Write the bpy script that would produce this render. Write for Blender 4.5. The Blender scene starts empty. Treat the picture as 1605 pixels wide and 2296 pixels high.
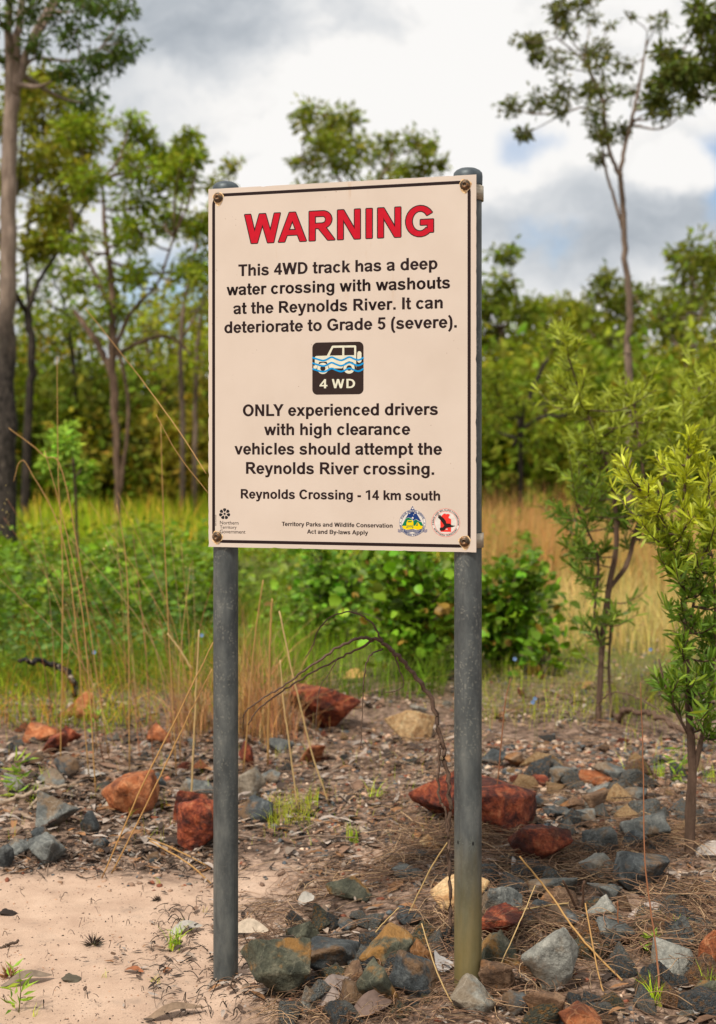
import bpy, math, random
import numpy as np
from mathutils import Vector, Matrix, noise as mnoise
from mathutils.geometry import tessellate_polygon
rng = np.random.default_rng(7); random.seed(7)
S = bpy.context.scene; COL = S.collection
R = math.radians
# ------------------------------------------------------------------ camera, world, sun, exposure
EYE = 1.343; F = 3188.9; CX = 802.5; HZ = 1003.4          # photograph measured on a 1605 x 2296 grid
cam = bpy.data.cameras.new('camera'); co = bpy.data.objects.new('camera', cam); COL.objects.link(co)
co.location = (0, 0, EYE); co.rotation_euler = (R(90), 0, 0)
cam.sensor_fit = 'VERTICAL'; cam.sensor_height = 36; cam.sensor_width = 36; cam.lens = 50; cam.shift_y = -0.063
cam.clip_start = 0.05; cam.clip_end = 3000
cam.dof.use_dof = True; cam.dof.focus_distance = 3.55; cam.dof.aperture_fstop = 3.7
S.camera = co
S.view_settings.view_transform = 'Standard'; S.view_settings.look = 'None'; S.view_settings.exposure = 0.15
S.view_settings.gamma = 1; S.view_settings.use_curve_mapping = False
S.render.engine = 'CYCLES'
S.cycles.max_bounces = 6; S.cycles.diffuse_bounces = 3; S.cycles.glossy_bounces = 2; S.cycles.transmission_bounces = 3
S.cycles.use_denoising = True

class NT:                                                     # a small helper for node graphs
    def __init__(s, tree): s.t = tree; s.n = tree.nodes; s.l = tree.links
    def node(s, typ, **kw):
        nd = s.n.new(typ)
        for k, v in kw.items():
            if k in ('ins',): continue
            setattr(nd, k, v)
        for k, v in (kw.get('ins') or {}).items(): s.put(nd.inputs[k], v)
        return nd
    def put(s, sock, v):
        if isinstance(v, bpy.types.NodeSocket): s.l.new(v, sock)
        else:
            if sock.type == 'RGBA' and len(v) == 3: v = (*v, 1)
            sock.default_value = v
    def math(s, op, a, b=0.0, c=None, clamp=False):
        nd = s.n.new('ShaderNodeMath'); nd.operation = op; nd.use_clamp = clamp
        s.put(nd.inputs[0], a); s.put(nd.inputs[1], b)
        if c is not None: s.put(nd.inputs[2], c)
        return nd.outputs[0]
    def vmath(s, op, a, b=(0, 0, 0)):
        nd = s.n.new('ShaderNodeVectorMath'); nd.operation = op; s.put(nd.inputs[0], a); s.put(nd.inputs[1], b)
        return nd.outputs['Value'] if op in ('DISTANCE', 'DOT_PRODUCT', 'LENGTH') else nd.outputs[0]
    def noise(s, vec, scale, detail=4, rough=0.55, dist=0.0, color=False):
        nd = s.n.new('ShaderNodeTexNoise'); s.put(nd.inputs['Vector'], vec); s.put(nd.inputs['Scale'], scale)
        nd.inputs['Detail'].default_value = detail; nd.inputs['Roughness'].default_value = rough; nd.inputs['Distortion'].default_value = dist
        return nd.outputs['Color' if color else 'Fac']
    def voro(s, vec, scale, out='Distance', feature='F1'):
        nd = s.n.new('ShaderNodeTexVoronoi'); nd.feature = feature; s.put(nd.inputs['Vector'], vec); s.put(nd.inputs['Scale'], scale)
        return nd.outputs[out]
    def ramp(s, fac, stops, interp='LINEAR'):
        nd = s.n.new('ShaderNodeValToRGB'); s.put(nd.inputs[0], fac); cr = nd.color_ramp; cr.interpolation = interp
        while len(cr.elements) < len(stops): cr.elements.new(0.5)
        for e, (p, c) in zip(cr.elements, stops):
            e.position = p; e.color = (*c, 1) if not isinstance(c, (int, float)) else (c, c, c, 1)
        return nd.outputs[0]
    def mix(s, fac, a, b, typ='MIX'):
        nd = s.n.new('ShaderNodeMix'); nd.data_type = 'RGBA'; nd.blend_type = typ
        s.put(nd.inputs[0], fac); s.put(nd.inputs[6], a); s.put(nd.inputs[7], b); return nd.outputs[2]
    def smooth(s, v, lo, hi, a=0.0, b=1.0):
        nd = s.n.new('ShaderNodeMapRange'); nd.interpolation_type = 'SMOOTHSTEP'
        s.put(nd.inputs['Value'], v)
        for k, x in (('From Min', lo), ('From Max', hi), ('To Min', a), ('To Max', b)): s.put(nd.inputs[k], x)
        return nd.outputs[0]

def pdir(px, py):
    v = Vector(((px - CX) / F, 1.0, (HZ - py) / F)); return tuple(v.normalized())
SUN_AZ, SUN_EL = R(212), R(52)
w = bpy.data.worlds.new('World'); S.world = w; w.use_nodes = True
g = NT(w.node_tree); g.n.clear()
tc = g.node('ShaderNodeTexCoord').outputs['Generated']
sky = g.node('ShaderNodeTexSky', sky_type='NISHITA', sun_disc=False, sun_elevation=SUN_EL, sun_rotation=SUN_AZ)
wob = g.noise(tc, 9.0, 6, 0.6, color=True)
wv = g.vmath('SCALE', g.vmath('SUBTRACT', wob, (.5, .5, .5))); wv.node.inputs['Scale'].default_value = 0.085
pd = g.vmath('ADD', tc, wv)
sq = g.vmath('MULTIPLY', pd, (1.0, 1.0, 1.7))
def blob(px, py, r, soft, sx=1.0, sz=1.0):
    c = pdir(px, py); d = g.vmath('SUBTRACT', pd, c); d = g.vmath('MULTIPLY', d, (1 / sx, 1, 1 / sz))
    return g.smooth(g.vmath('LENGTH', d), r / F * (1 - soft), r / F * (1 + soft), 1.0, 0.0)
n1 = g.noise(sq, 5.0, 7, 0.58, 0.3); n2 = g.noise(sq, 13.0, 6, 0.6)
base = g.math('ADD', g.math('MULTIPLY', n1, .75), g.math('MULTIPLY', n2, .25))
lum = g.smooth(base, .34, .60, .66, .99)                      # white to grey cloud deck
def sub(l, m, amt): return g.math('SUBTRACT', l, g.math('MULTIPLY', m, amt))
lum = sub(lum, blob(360, 190, 240, .8, .9, 1.2), .20)
lum = sub(lum, blob(540, 10, 150, .9, 1.6, .6), .13)
lum = sub(lum, blob(1180, 560, 170, .9, 1.5, .6), .24)
lum = sub(lum, blob(1500, 530, 130, .9, 1.5, .55), .30)
lum = g.math('ADD', lum, g.math('MULTIPLY', blob(760, 300, 260, .9, 1.2, .8), .28))
lum = g.math('ADD', lum, g.math('MULTIPLY', blob(1180, 230, 220, .9), .14))
cum = blob(1525, 385, 85, .35, 1.15, .8)
lum = g.math('ADD', lum, g.math('MULTIPLY', cum, .3))
lum = g.math('MINIMUM', g.math('MAXIMUM', lum, .36), .98)
tint = g.ramp(lum, [(.35, (.82, .93, 1.06)), (.95, (1.0, .985, .965))])
cloud = g.mix(1.0, tint, lum, 'MULTIPLY')
c10 = g.vmath('SCALE', cloud); c10.node.inputs['Scale'].default_value = 8.9
hole = g.math('MAXIMUM', blob(1606, 395, 66, .6, .7, 1.3), g.math('MULTIPLY', blob(1200, 340, 30, .9, 1.3, 1), .6))
hole = g.math('MAXIMUM', hole, g.math('MULTIPLY', blob(1250, 530, 38, .8, 1.5, 1), .8))
hole = g.math('MAXIMUM', hole, blob(400, 690, 110, .7, 1.2, .9))
hole = g.math('MAXIMUM', hole, g.math('MULTIPLY', blob(1480, 240, 40, .9, 1.4, .6), .3))
hole = g.math('MAXIMUM', hole, g.smooth(g.noise(sq, 2.3, 6, .6), .70, .76))
hole = g.math('MULTIPLY', hole, g.math('SUBTRACT', 1.0, blob(1505, 395, 88, .22, 1.15, .9)))
skyc = g.mix(1.0, sky.outputs[0], (1.0, 1.05, 1.15), 'MULTIPLY')
fin = g.mix(hole, c10, skyc)
bg = g.node('ShaderNodeBackground', ins={'Color': fin, 'Strength': 0.10})
g.l.new(bg.outputs[0], g.node('ShaderNodeOutputWorld').inputs[0])
sl = bpy.data.lights.new('sun', 'SUN'); sl.energy = 4.2; sl.angle = R(8); sl.color = (1, .93, .82)
so = bpy.data.objects.new('sun', sl); COL.objects.link(so)
sd = Vector((math.sin(SUN_AZ) * math.cos(SUN_EL), math.cos(SUN_AZ) * math.cos(SUN_EL), math.sin(SUN_EL)))
so.rotation_euler = sd.to_track_quat('Z', 'Y').to_euler(); so.location = sd * 30

# ------------------------------------------------------------------ mesh helpers
class MB:
    def __init__(s): s.v = []; s.f = {}; s.c = []; s.n = 0; s.m = {}
    def add(s, v, faces, tint=None, mi=0):
        """v (N,3); faces: array (M,k) or list of such; tint (3,) or (N,3)"""
        v = np.asarray(v, float).reshape(-1, 3)
        for fa in (faces if isinstance(faces, list) else [faces]):
            fa = np.asarray(fa, int)
            if fa.size:
                s.f.setdefault((fa.shape[1], mi), []).append(fa + s.n)
        s.v.append(v)
        t = np.ones((len(v), 3)) if tint is None else np.broadcast_to(np.asarray(tint, float), (len(v), 3))
        s.c.append(t); s.n += len(v); return s
    def mesh(s, name, mats, smooth=False):
        me = bpy.data.meshes.new(name); V = np.concatenate(s.v) if s.v else np.zeros((0, 3))
        me.vertices.add(len(V)); me.vertices.foreach_set('co', V.ravel().astype(np.float32))
        lv, ls, mi = [], [], []; off = 0
        for (k, m), lst in s.f.items():
            a = np.concatenate(lst); lv.append(a.ravel()); ls.append(off + np.arange(len(a)) * k); mi.append(np.full(len(a), m)); off += a.size
        lv = np.concatenate(lv); ls = np.concatenate(ls); mi = np.concatenate(mi)
        me.loops.add(len(lv)); me.loops.foreach_set('vertex_index', lv.astype(np.int32))
        me.polygons.add(len(ls)); me.polygons.foreach_set('loop_start', ls.astype(np.int32))
        me.polygons.foreach_set('material_index', mi.astype(np.int32))
        if smooth: me.polygons.foreach_set('use_smooth', np.ones(len(ls), bool))
        C = np.concatenate(s.c); at = me.color_attributes.new('tint', 'FLOAT_COLOR', 'POINT')
        at.data.foreach_set('color', np.concatenate([C, np.ones((len(C), 1))], 1).ravel().astype(np.float32))
        for m in (mats if isinstance(mats, (list, tuple)) else [mats]): me.materials.append(m)
        me.update(calc_edges=True); me.validate(); return me
    def build(s, name, mats, parent=None, smooth=False, loc=None):
        o = bpy.data.objects.new(name, s.mesh(name, mats, smooth)); COL.objects.link(o)
        if parent is not None: o.parent = parent
        if loc is not None: o.location = loc
        return o
def tag(o, label=None, cat=None, group=None, kind=None):
    if label: o['label'] = label
    if cat: o['category'] = cat
    if group: o['group'] = group
    if kind: o['kind'] = kind
    return o
def empty(name, loc=(0, 0, 0), rz=0, **kw):
    o = bpy.data.objects.new(name, None); o.empty_display_size = .1; COL.objects.link(o); o.location = loc; o.rotation_euler = (0, 0, rz)
    return tag(o, **kw)
def copy_tree(o, parent=None):
    c = o.copy(); COL.objects.link(c); c.parent = parent
    for ch in list(o.children): copy_tree(ch, c)
    return c
def tube(mb, pts, rad, sides=6, tint=None, cap=True, mi=0, rough=0.0):
    P = np.asarray(pts, float); n = len(P); rad = np.broadcast_to(np.asarray(rad, float), (n,))
    T = np.gradient(P, axis=0); T /= np.linalg.norm(T, axis=1)[:, None] + 1e-12
    ref = np.array([0, 0, 1.]) if abs(T[:, 2]).mean() < .9 else np.array([1., 0, 0])
    A = np.cross(T, ref); A /= np.linalg.norm(A, axis=1)[:, None] + 1e-12; B = np.cross(T, A)
    th = np.linspace(0, 2 * np.pi, sides, endpoint=False)
    rr = rad[:, None] * (1 + rough * rng.normal(size=(n, sides)))
    V = P[:, None] + rr[..., None] * (np.cos(th)[None, :, None] * A[:, None] + np.sin(th)[None, :, None] * B[:, None])
    i = np.arange(n - 1)[:, None] * sides; j = np.arange(sides)[None]; k = (j + 1) % sides
    q = np.stack([i + j, i + k, i + sides + k, i + sides + j], -1).reshape(-1, 4)
    fs = [q]
    if cap: fs.append(np.array([list(range(sides))[::-1]])); fs.append(np.array([[(n - 1) * sides + a for a in range(sides)]]))
    mb.add(V.reshape(-1, 3), fs, tint, mi)
def spline(pts, n=8):
    P = np.asarray(pts, float)
    if len(P) < 3: return np.array([P[0] + (P[-1] - P[0]) * t for t in np.linspace(0, 1, n + 1)])
    Q = np.vstack([2 * P[0] - P[1], P, 2 * P[-1] - P[-2]]); out = []
    for i in range(1, len(Q) - 2):
        for t in np.linspace(0, 1, n, endpoint=False):
            out.append(.5 * (2 * Q[i] + (Q[i + 1] - Q[i - 1]) * t + (2 * Q[i - 1] - 5 * Q[i] + 4 * Q[i + 1] - Q[i + 2]) * t * t + (-Q[i - 1] + 3 * Q[i] - 3 * Q[i + 1] + Q[i + 2]) * t ** 3))
    out.append(P[-1]); return np.array(out)
def unit(a): return a / (np.linalg.norm(a, axis=-1, keepdims=True) + 1e-9)
def leaves(mb, P, D, L, W, tint, fold=.18, mi=0):
    """one folded rhombic leaf per row"""
    n = len(P); D = unit(D); Rn = rng.normal(size=(n, 3)); A = unit(np.cross(D, Rn)); N = np.cross(D, A)
    L = np.broadcast_to(L, (n,))[:, None]; W = np.broadcast_to(W, (n,))[:, None]
    V = np.stack([P, P + D * L * .45 + A * W * .5 + N * W * fold, P + D * L - N * L * .12, P + D * L * .45 - A * W * .5 + N * W * fold], 1)
    q = np.arange(n)[:, None] * 4 + np.array([0, 1, 2, 3])
    mb.add(V.reshape(-1, 3), [q[:, [0, 1, 2]], q[:, [0, 2, 3]]], np.repeat(tint, 4, 0) if np.ndim(tint) == 2 else tint, mi)
def round_leaves(mb, P, D, L, W, tint, k=8, cup=.12, up=None):
    n = len(P); D = unit(D)
    N = unit(rng.normal(size=(n, 3)) * .7 + np.array([0, -.25, .8])) if up is None else up
    A = unit(np.cross(D, N)); N = np.cross(A, D)
    th = np.linspace(0, 2 * np.pi, k, endpoint=False)
    L = np.broadcast_to(L, (n,))[:, None, None]; W = np.broadcast_to(W, (n,))[:, None, None]
    ring = P[:, None] + D[:, None] * L * (.5 - .5 * np.cos(th))[None, :, None] + A[:, None] * W * .5 * (np.sin(th) * (1 - .15 * np.cos(th)))[None, :, None]
    ring += N[:, None] * W * cup * (np.abs(np.sin(th)))[None, :, None] - np.array([0, 0, 1.]) * L * .12 * (.5 - .5 * np.cos(th))[None, :, None] ** 2
    ctr = P[:, None] + D[:, None] * L * .5
    V = np.concatenate([ctr, ring], 1); b = np.arange(n)[:, None] * (k + 1)
    tri = np.concatenate([np.stack([b[:, 0], b[:, 0] + 1 + j, b[:, 0] + 1 + (j + 1) % k], 1) for j in range(k)])
    mb.add(V.reshape(-1, 3), tri, np.repeat(tint, k + 1, 0) if np.ndim(tint) == 2 else tint)
def blades(mb, P, H, W, lean, tint, seg=3):
    """grass blades: ribbons bending along lean (n,3)"""
    n = len(P); H = np.broadcast_to(H, (n,))[:, None]; W = np.broadcast_to(W, (n,))[:, None]
    az = rng.uniform(0, 2 * np.pi, n); A = np.stack([np.cos(az), np.sin(az), 0 * az], 1)
    rows = []
    for t in np.linspace(0, 1, seg + 1):
        c = P + np.array([0, 0, 1.]) * H * (t - .25 * t * t * np.minimum(1, np.linalg.norm(lean, axis=1))[:, None]) + lean * H * t * t
        wd = W * .5 * (1 - t) ** .6
        rows += [c - A * wd, c + A * wd] if t < 1 else [c]
    V = np.stack(rows, 1); k = V.shape[1]; b = np.arange(n)[:, None] * k
    q = np.concatenate([b + np.array([2 * i, 2 * i + 1, 2 * i + 3, 2 * i + 2]) for i in range(seg - 1)]) if seg > 1 else np.zeros((0, 4), int)
    tr = b + np.array([2 * seg - 2, 2 * seg - 1, 2 * seg])
    mb.add(V.reshape(-1, 3), [q, tr] if len(q) else [tr], np.repeat(tint, k, 0) if np.ndim(tint) == 2 else tint)
def tints(n, base, var=.2, hue=.08):
    b = np.asarray(base, float); L = np.exp(rng.normal(0, var, (n, 1))); return np.clip(b * L * np.exp(rng.normal(0, hue, (n, 3))), 0, 1)

# value noise (numpy) for the terrain
_tab = np.random.default_rng(3).random((256, 256))
def vnoise(x, y):
    xi = np.floor(x).astype(int); yi = np.floor(y).astype(int); fx = x - xi; fy = y - yi
    fx = fx * fx * (3 - 2 * fx); fy = fy * fy * (3 - 2 * fy); t = lambda a, b: _tab[a & 255, b & 255]
    return (t(xi, yi) * (1 - fx) + t(xi + 1, yi) * fx) * (1 - fy) + (t(xi, yi + 1) * (1 - fx) + t(xi + 1, yi + 1) * fx) * fy - .5
def H(x, y):
    x = np.asarray(x, float); y = np.asarray(y, float)
    near = 1 / (1 + np.exp((y - 9) / 1.5))
    mound = .045 / (1 + np.exp(-(x - .05) / .12)) * (1 / (1 + np.exp((y - 6) / .6)))
    sand = 1 / (1 + np.exp((x + .3) / .06)) / (1 + np.exp((y - 4.45) / .08))
    return (mound + near * (1 - .75 * sand) * (.05 * vnoise(x * 1.3 + 9, y * 1.3) + .03 * vnoise(x * 4, y * 4 + 5) + .016 * vnoise(x * 13, y * 13)) + near * .006 * vnoise(x * 30, y * 30)
            + (1 - near) * (.10 * vnoise(x * .3, y * .3)) - .004)
def at(px, py, Y): return np.array([(px - CX) / F * Y, Y, EYE - (py - HZ) / F * Y])
def gp(px, py):
    """point of the ground seen at a spot of the photograph"""
    Y = EYE * F / max(py - HZ, 8)
    for _ in range(6): Y = (EYE - float(H((px - CX) / F * Y, Y))) * F / max(py - HZ, 8)
    x = (px - CX) / F * Y; return np.array([x, Y, float(H(x, Y))])
def gpv(px, py):
    px = np.asarray(px, float); py = np.maximum(np.asarray(py, float), HZ + 8); Y = EYE * F / (py - HZ)
    for _ in range(6): Y = (EYE - H((px - CX) / F * Y, Y)) * F / (py - HZ)
    x = (px - CX) / F * Y; return np.stack([x, Y, H(x, Y)], 1)

# ------------------------------------------------------------------ materials
def principled(name, color_fn, rough=.7, bump=None, spec=.3, metallic=0.0, transl=0.0, coat=0.0):
    m = bpy.data.materials.new(name); m.use_nodes = True; q = NT(m.node_tree); q.n.clear()
    b = q.node('ShaderNodeBsdfPrincipled'); out = q.node('ShaderNodeOutputMaterial')
    col = color_fn(q) if callable(color_fn) else color_fn
    q.put(b.inputs['Base Color'], col); q.put(b.inputs['Roughness'], rough(q) if callable(rough) else rough)
    b.inputs['Specular IOR Level'].default_value = spec; b.inputs['Metallic'].default_value = metallic; b.inputs['Coat Weight'].default_value = coat
    if bump:
        h, st, di = bump(q); bn = q.node('ShaderNodeBump', ins={'Height': h, 'Strength': st, 'Distance': di}); q.l.new(bn.outputs[0], b.inputs['Normal'])
    if transl > 0:
        tr = q.node('ShaderNodeBsdfTranslucent'); q.put(tr.inputs[0], q.mix(1.0, col, (1.25, 1.2, .55), 'MULTIPLY'))
        mx = q.node('ShaderNodeMixShader'); mx.inputs[0].default_value = transl; q.l.new(b.outputs[0], mx.inputs[1]); q.l.new(tr.outputs[0], mx.inputs[2]); q.l.new(mx.outputs[0], out.inputs[0])
    else: q.l.new(b.outputs[0], out.inputs[0])
    return m
def objc(q): return q.node('ShaderNodeTexCoord').outputs['Object']
def tintc(q): return q.node('ShaderNodeVertexColor', layer_name='tint').outputs[0]
def leafcol(q): return q.mix(.5, tintc(q), q.ramp(q.noise(objc(q), 40, 2), [(.3, .5), (.7, 1.5)]), 'MULTIPLY')
M = {}
M['leaf'] = principled('leaf', lambda q: q.mix(1.0, tintc(q), (1.5, 1.3, .75), 'MULTIPLY'), .5, spec=.3, transl=.36)
M['leaf_matt'] = principled('leaf_matt', lambda q: q.mix(1.0, tintc(q), (2.05, 1.75, .75), 'MULTIPLY'), .65, spec=.15, transl=.36)
M['straw'] = principled('straw', tintc, .55, spec=.3, transl=.15)
M['litter'] = principled('litter', lambda q: q.mix(.55, tintc(q), q.ramp(q.noise(objc(q), 55, 5, .7), [(.3, .35), (.75, 1.4)]), 'MULTIPLY'), .8, spec=.15)
M['twig'] = principled('twig', lambda q: q.mix(.7, tintc(q), q.ramp(q.noise(objc(q), 120, 4, .7), [(.3, .35), (.7, 1.4)]), 'MULTIPLY'), .85, spec=.15)
def barkmat(name, hi, lo, mid, zsplit=None):
    def cf(q):
        o = objc(q); s = q.vmath('MULTIPLY', o, (1, 1, .22))
        n = q.noise(s, 14, 6, .65); base = q.ramp(n, [(.3, lo), (.52, mid), (.72, hi)])
        if zsplit is None: return base
        z = q.node('ShaderNodeSeparateXYZ', ins={0: o}).outputs[2]
        zz = q.math('ADD', z, q.math('MULTIPLY', q.noise(o, 3.5, 4), 1.6))
        dark = q.ramp(q.noise(q.vmath('MULTIPLY', o, (1, 1, .5)), 24, 5, .7), [(.35, (.012, .010, .009)), (.62, (.06, .048, .04)), (.78, (.2, .16, .13))])
        return q.mix(q.smooth(zz, zsplit, zsplit + .9), dark, base)
    return principled(name, cf, .85, lambda q: (q.noise(q.vmath('MULTIPLY', objc(q), (1, 1, .2)), 26, 6, .7), .8, .03), .15)
M['bark_pale'] = barkmat('bark_pale', (.33, .25, .20), (.13, .09, .07), (.22, .165, .13), 3.2)
M['bark_dark'] = barkmat('bark_dark', (.10, .075, .06), (.012, .010, .009), (.035, .027, .022))
M['bark_brown'] = barkmat('bark_brown', (.24, .16, .11), (.045, .028, .02), (.12, .075, .052))
M['bark_grey'] = barkmat('bark_grey', (.30, .22, .17), (.06, .042, .033), (.17, .12, .09))
def rockmat(name, stops, stain=None, crack=.5, sc=1.0, lichen=0.0):
    def cf(q):
        o = q.vmath('ADD', objc(q), q.vmath('SCALE', (3.1, 7.7, 5.3))); o.node  # shift per stone
        rnd = q.node('ShaderNodeObjectInfo').outputs['Random']
        sc_ = q.node('ShaderNodeVectorMath', operation='SCALE', ins={0: (37., 19., 51.)}); q.put(sc_.inputs['Scale'], rnd)
        v = q.vmath('ADD', objc(q), sc_.outputs[0])
        n = q.noise(v, 16 * sc, 8, .68, .4); c = q.ramp(n, stops)
        c = q.mix(.55, c, q.ramp(q.noise(v, 90 * sc, 6, .8), [(.32, .25), (.68, 1.75)]), 'MULTIPLY')
        if stain:
            sn = q.smooth(q.noise(q.vmath('ADD', v, (9, 3, 1)), 9 * sc, 5, .6), .50, .60)
            c = q.mix(q.math('MULTIPLY', sn, stain[1]), c, q.mix(q.noise(v, 45, 4), tuple(x * .45 for x in stain[0]), stain[0]))
        if crack:
            e = q.node('ShaderNodeTexVoronoi', feature='DISTANCE_TO_EDGE'); q.put(e.inputs['Vector'], q.vmath('ADD', v, q.vmath('MULTIPLY', q.noise(v, 22, 4, color=True), (.05, .05, .05)))); e.inputs['Scale'].default_value = 14 * sc
            ln = q.smooth(e.outputs[0], .0, .03, 1, 0)
            c = q.mix(q.math('MULTIPLY', ln, crack), c, tuple(min(1, x * 2.2 + .06) for x in stops[-1][1]))
        c = q.mix(.35, c, q.ramp(rnd, [(0, .55), (1, 1.5)]), 'MULTIPLY')
        return c
    def bf(q):
        v = objc(q); return (q.math('ADD', q.noise(v, 28 * sc, 8, .7), q.math('MULTIPLY', q.voro(v, 22 * sc), .6)), 1.0, .02)
    return principled(name, cf, .72, bf, .3)
M['rock_grey'] = rockmat('rock_grey', [(.3, (.035, .038, .038)), (.5, (.11, .115, .108)), (.72, (.26, .26, .235))], ((.30, .17, .07), .55), .12)
M['rock_blue'] = rockmat('rock_blue', [(.3, (.014, .017, .019)), (.52, (.05, .057, .060)), (.74, (.17, .18, .175))], ((.30, .15, .05), .55), .08)
M['rock_olive'] = rockmat('rock_olive', [(.3, (.022, .025, .017)), (.5, (.075, .076, .05)), (.72, (.21, .19, .13))], ((.42, .20, .045), .8), .1)
M['rock_pale'] = rockmat('rock_pale', [(.3, (.13, .13, .115)), (.5, (.24, .235, .205)), (.72, (.40, .38, .33))], ((.32, .19, .08), .45), .08)
M['rock_red'] = rockmat('rock_red', [(.32, (.018, .008, .007)), (.45, (.13, .024, .012)), (.56, (.30, .065, .024)), (.74, (.50, .20, .095))], ((.03, .012, .012), .7), .06, 1.4)
M['rock_orange'] = rockmat('rock_orange', [(.3, (.07, .022, .010)), (.5, (.32, .095, .03)), (.72, (.52, .24, .11))], ((.10, .03, .02), .5), .15)
M['rock_tan'] = rockmat('rock_tan', [(.3, (.16, .085, .04)), (.5, (.42, .26, .12)), (.72, (.62, .44, .25))], ((.38, .15, .04), .55), .15)
M['rock_brown'] = rockmat('rock_brown', [(.3, (.035, .02, .014)), (.5, (.15, .085, .048)), (.72, (.30, .19, .11))], ((.42, .17, .04), .65), .15)
M['gravel'] = principled('gravel', lambda q: q.mix(.5, tintc(q), q.ramp(q.noise(objc(q), 60, 5, .7), [(.3, .4), (.7, 1.5)]), 'MULTIPLY'), .75, lambda q: (q.noise(objc(q), 150, 4), .5, .004), .25)

# ------------------------------------------------------------------ ground
def axis(lo, hi, dense_lo, dense_hi, step, grow=1.09):
    a = list(np.arange(dense_lo, dense_hi, step)); s = step; x = a[-1]
    while x < hi: s *= grow; x += s; a.append(x)
    s = step; x = a[0]
    while x > lo: s *= grow; x -= s; a.insert(0, x)
    return np.array(a)
gx = axis(-900, 900, -1.5, 1.6, .022, 1.08); gy = axis(-60, 1300, 3.0, 7.2, .022, 1.07)
X, Yg = np.meshgrid(gx, gy, indexing='ij'); Z = H(X, Yg)
i = np.arange(len(gx) - 1)[:, None] * len(gy) + np.arange(len(gy) - 1)[None]
quad = np.stack([i, i + len(gy), i + len(gy) + 1, i + 1], -1).reshape(-1, 4)
def ground_col(q):
    pos = q.node('ShaderNodeNewGeometry').outputs['Position']; sx = q.node('ShaderNodeSeparateXYZ', ins={0: pos})
    x, y = sx.outputs[0], sx.outputs[1]
    wobx = q.math('MULTIPLY', q.math('SUBTRACT', q.noise(pos, 3.2, 6, .65), .5), .75)
    fine = q.noise(pos, 26, 8, .72)
    sand = q.ramp(q.noise(pos, 7, 7, .6), [(.3, (.40, .27, .195)), (.6, (.51, .36, .265)), (.8, (.56, .41, .31))])
    sand = q.mix(.45, sand, q.ramp(q.noise(pos, 420, 3, .8), [(.35, .55), (.62, 1.25)]), 'MULTIPLY')
    dirty = q.smooth(q.noise(q.vmath('ADD', pos, (4, 2, 0)), 5, 6, .65), .52, .72)
    dirty = q.math('MULTIPLY', dirty, q.smooth(q.noise(pos, 60, 5, .8), .35, .6))
    sand = q.mix(q.math('MULTIPLY', dirty, .62), sand, (.20, .16, .13))
    speck = q.smooth(q.voro(pos, 75), .13, .2, 1, 0)
    speck = q.math('MULTIPLY', speck, q.smooth(q.noise(pos, 12, 3), .42, .56))
    sand = q.mix(q.math('MULTIPLY', speck, .8), sand, (.07, .05, .04))
    soil = q.ramp(fine, [(.30, (.028, .019, .014)), (.46, (.095, .062, .045)), (.56, (.22, .145, .105)), (.72, (.40, .28, .205))])
    soil = q.mix(.5, soil, q.ramp(q.voro(pos, 85, 'Color'), [(.2, .45), (.8, 1.5)]), 'MULTIPLY')
    grassy = q.ramp(q.noise(pos, 9, 6, .7), [(.3, (.05, .055, .015)), (.6, (.13, .14, .03)), (.8, (.2, .17, .06))])
    m1 = q.smooth(q.math('ADD', x, wobx), -.33, -.17, 1, 0); m2 = q.smooth(q.math('ADD', y, wobx), 4.35, 4.6, 1, 0)
    ms = q.math('MULTIPLY', m1, m2)
    # bare sandy openings further back, in the middle
    m3 = q.math('MULTIPLY', q.smooth(q.noise(q.vmath('ADD', pos, (7, 1, 0)), 1.9, 5, .6), .48, .60), q.smooth(y, 6.2, 7.6, .75, 0))
    m4 = q.math('MULTIPLY', m3, q.smooth(q.math('ADD', x, wobx), .1, .5, 1, .35))
    c = q.mix(q.math('MAXIMUM', ms, q.math('MULTIPLY', m4, q.smooth(fine, .40, .56))), soil, sand)
    return q.mix(q.smooth(q.math('ADD', y, q.math('MULTIPLY', wobx, 2.5)), 7.0, 9.5), c, grassy)
gm = principled('ground', ground_col, .92, lambda q: (q.noise(q.node('ShaderNodeNewGeometry').outputs['Position'], 140, 6, .75), .55, .006), .12)
mb = MB(); mb.add(np.stack([X, Yg, Z], -1).reshape(-1, 3), quad)
ground = mb.build('ground', gm, smooth=True); tag(ground, kind='structure', label='pink sandy soil turning to stony litter and then to grass')

# ------------------------------------------------------------------ the sign
D1, D2 = .9 * 5688.9 / 1430.5, .9 * 5688.9 / 1511.9
PL = np.array([(833.6 - 1432) / 5688.9 * D1, D1, 0]); PR = np.array([(1905 - 1432) / 5688.9 * D2, D2, 0])
SW = float(np.linalg.norm(PR - PL)); U = (PR - PL) / SW; NB = np.array([-U[1], U[0], 0]); Z0 = EYE + (1790 - 756.6) * D1 / 5688.9 - .9; SH = .9
def s2uv(sx, sy):
    """photo pixel (2864 x 4096) -> metres on the sign face"""
    d = np.array([(sx - 1432) / 5688.9, 1.0, (1790 - sy) / 5688.9]); t = np.dot(PL, NB) / np.dot(d, NB); p = d * t
    return float(np.dot(p - PL, U)), float(p[2] + EYE - Z0)
sign = empty('warning_sign', (0, 0, 0), label='cream board with red WARNING heading, bolted to two grey steel posts', cat='sign')
base_c = (PL + PR) / 2; sign.location = (base_c[0], base_c[1], 0); sign.rotation_euler = (0, 0, math.atan2(U[1], U[0]))
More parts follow.
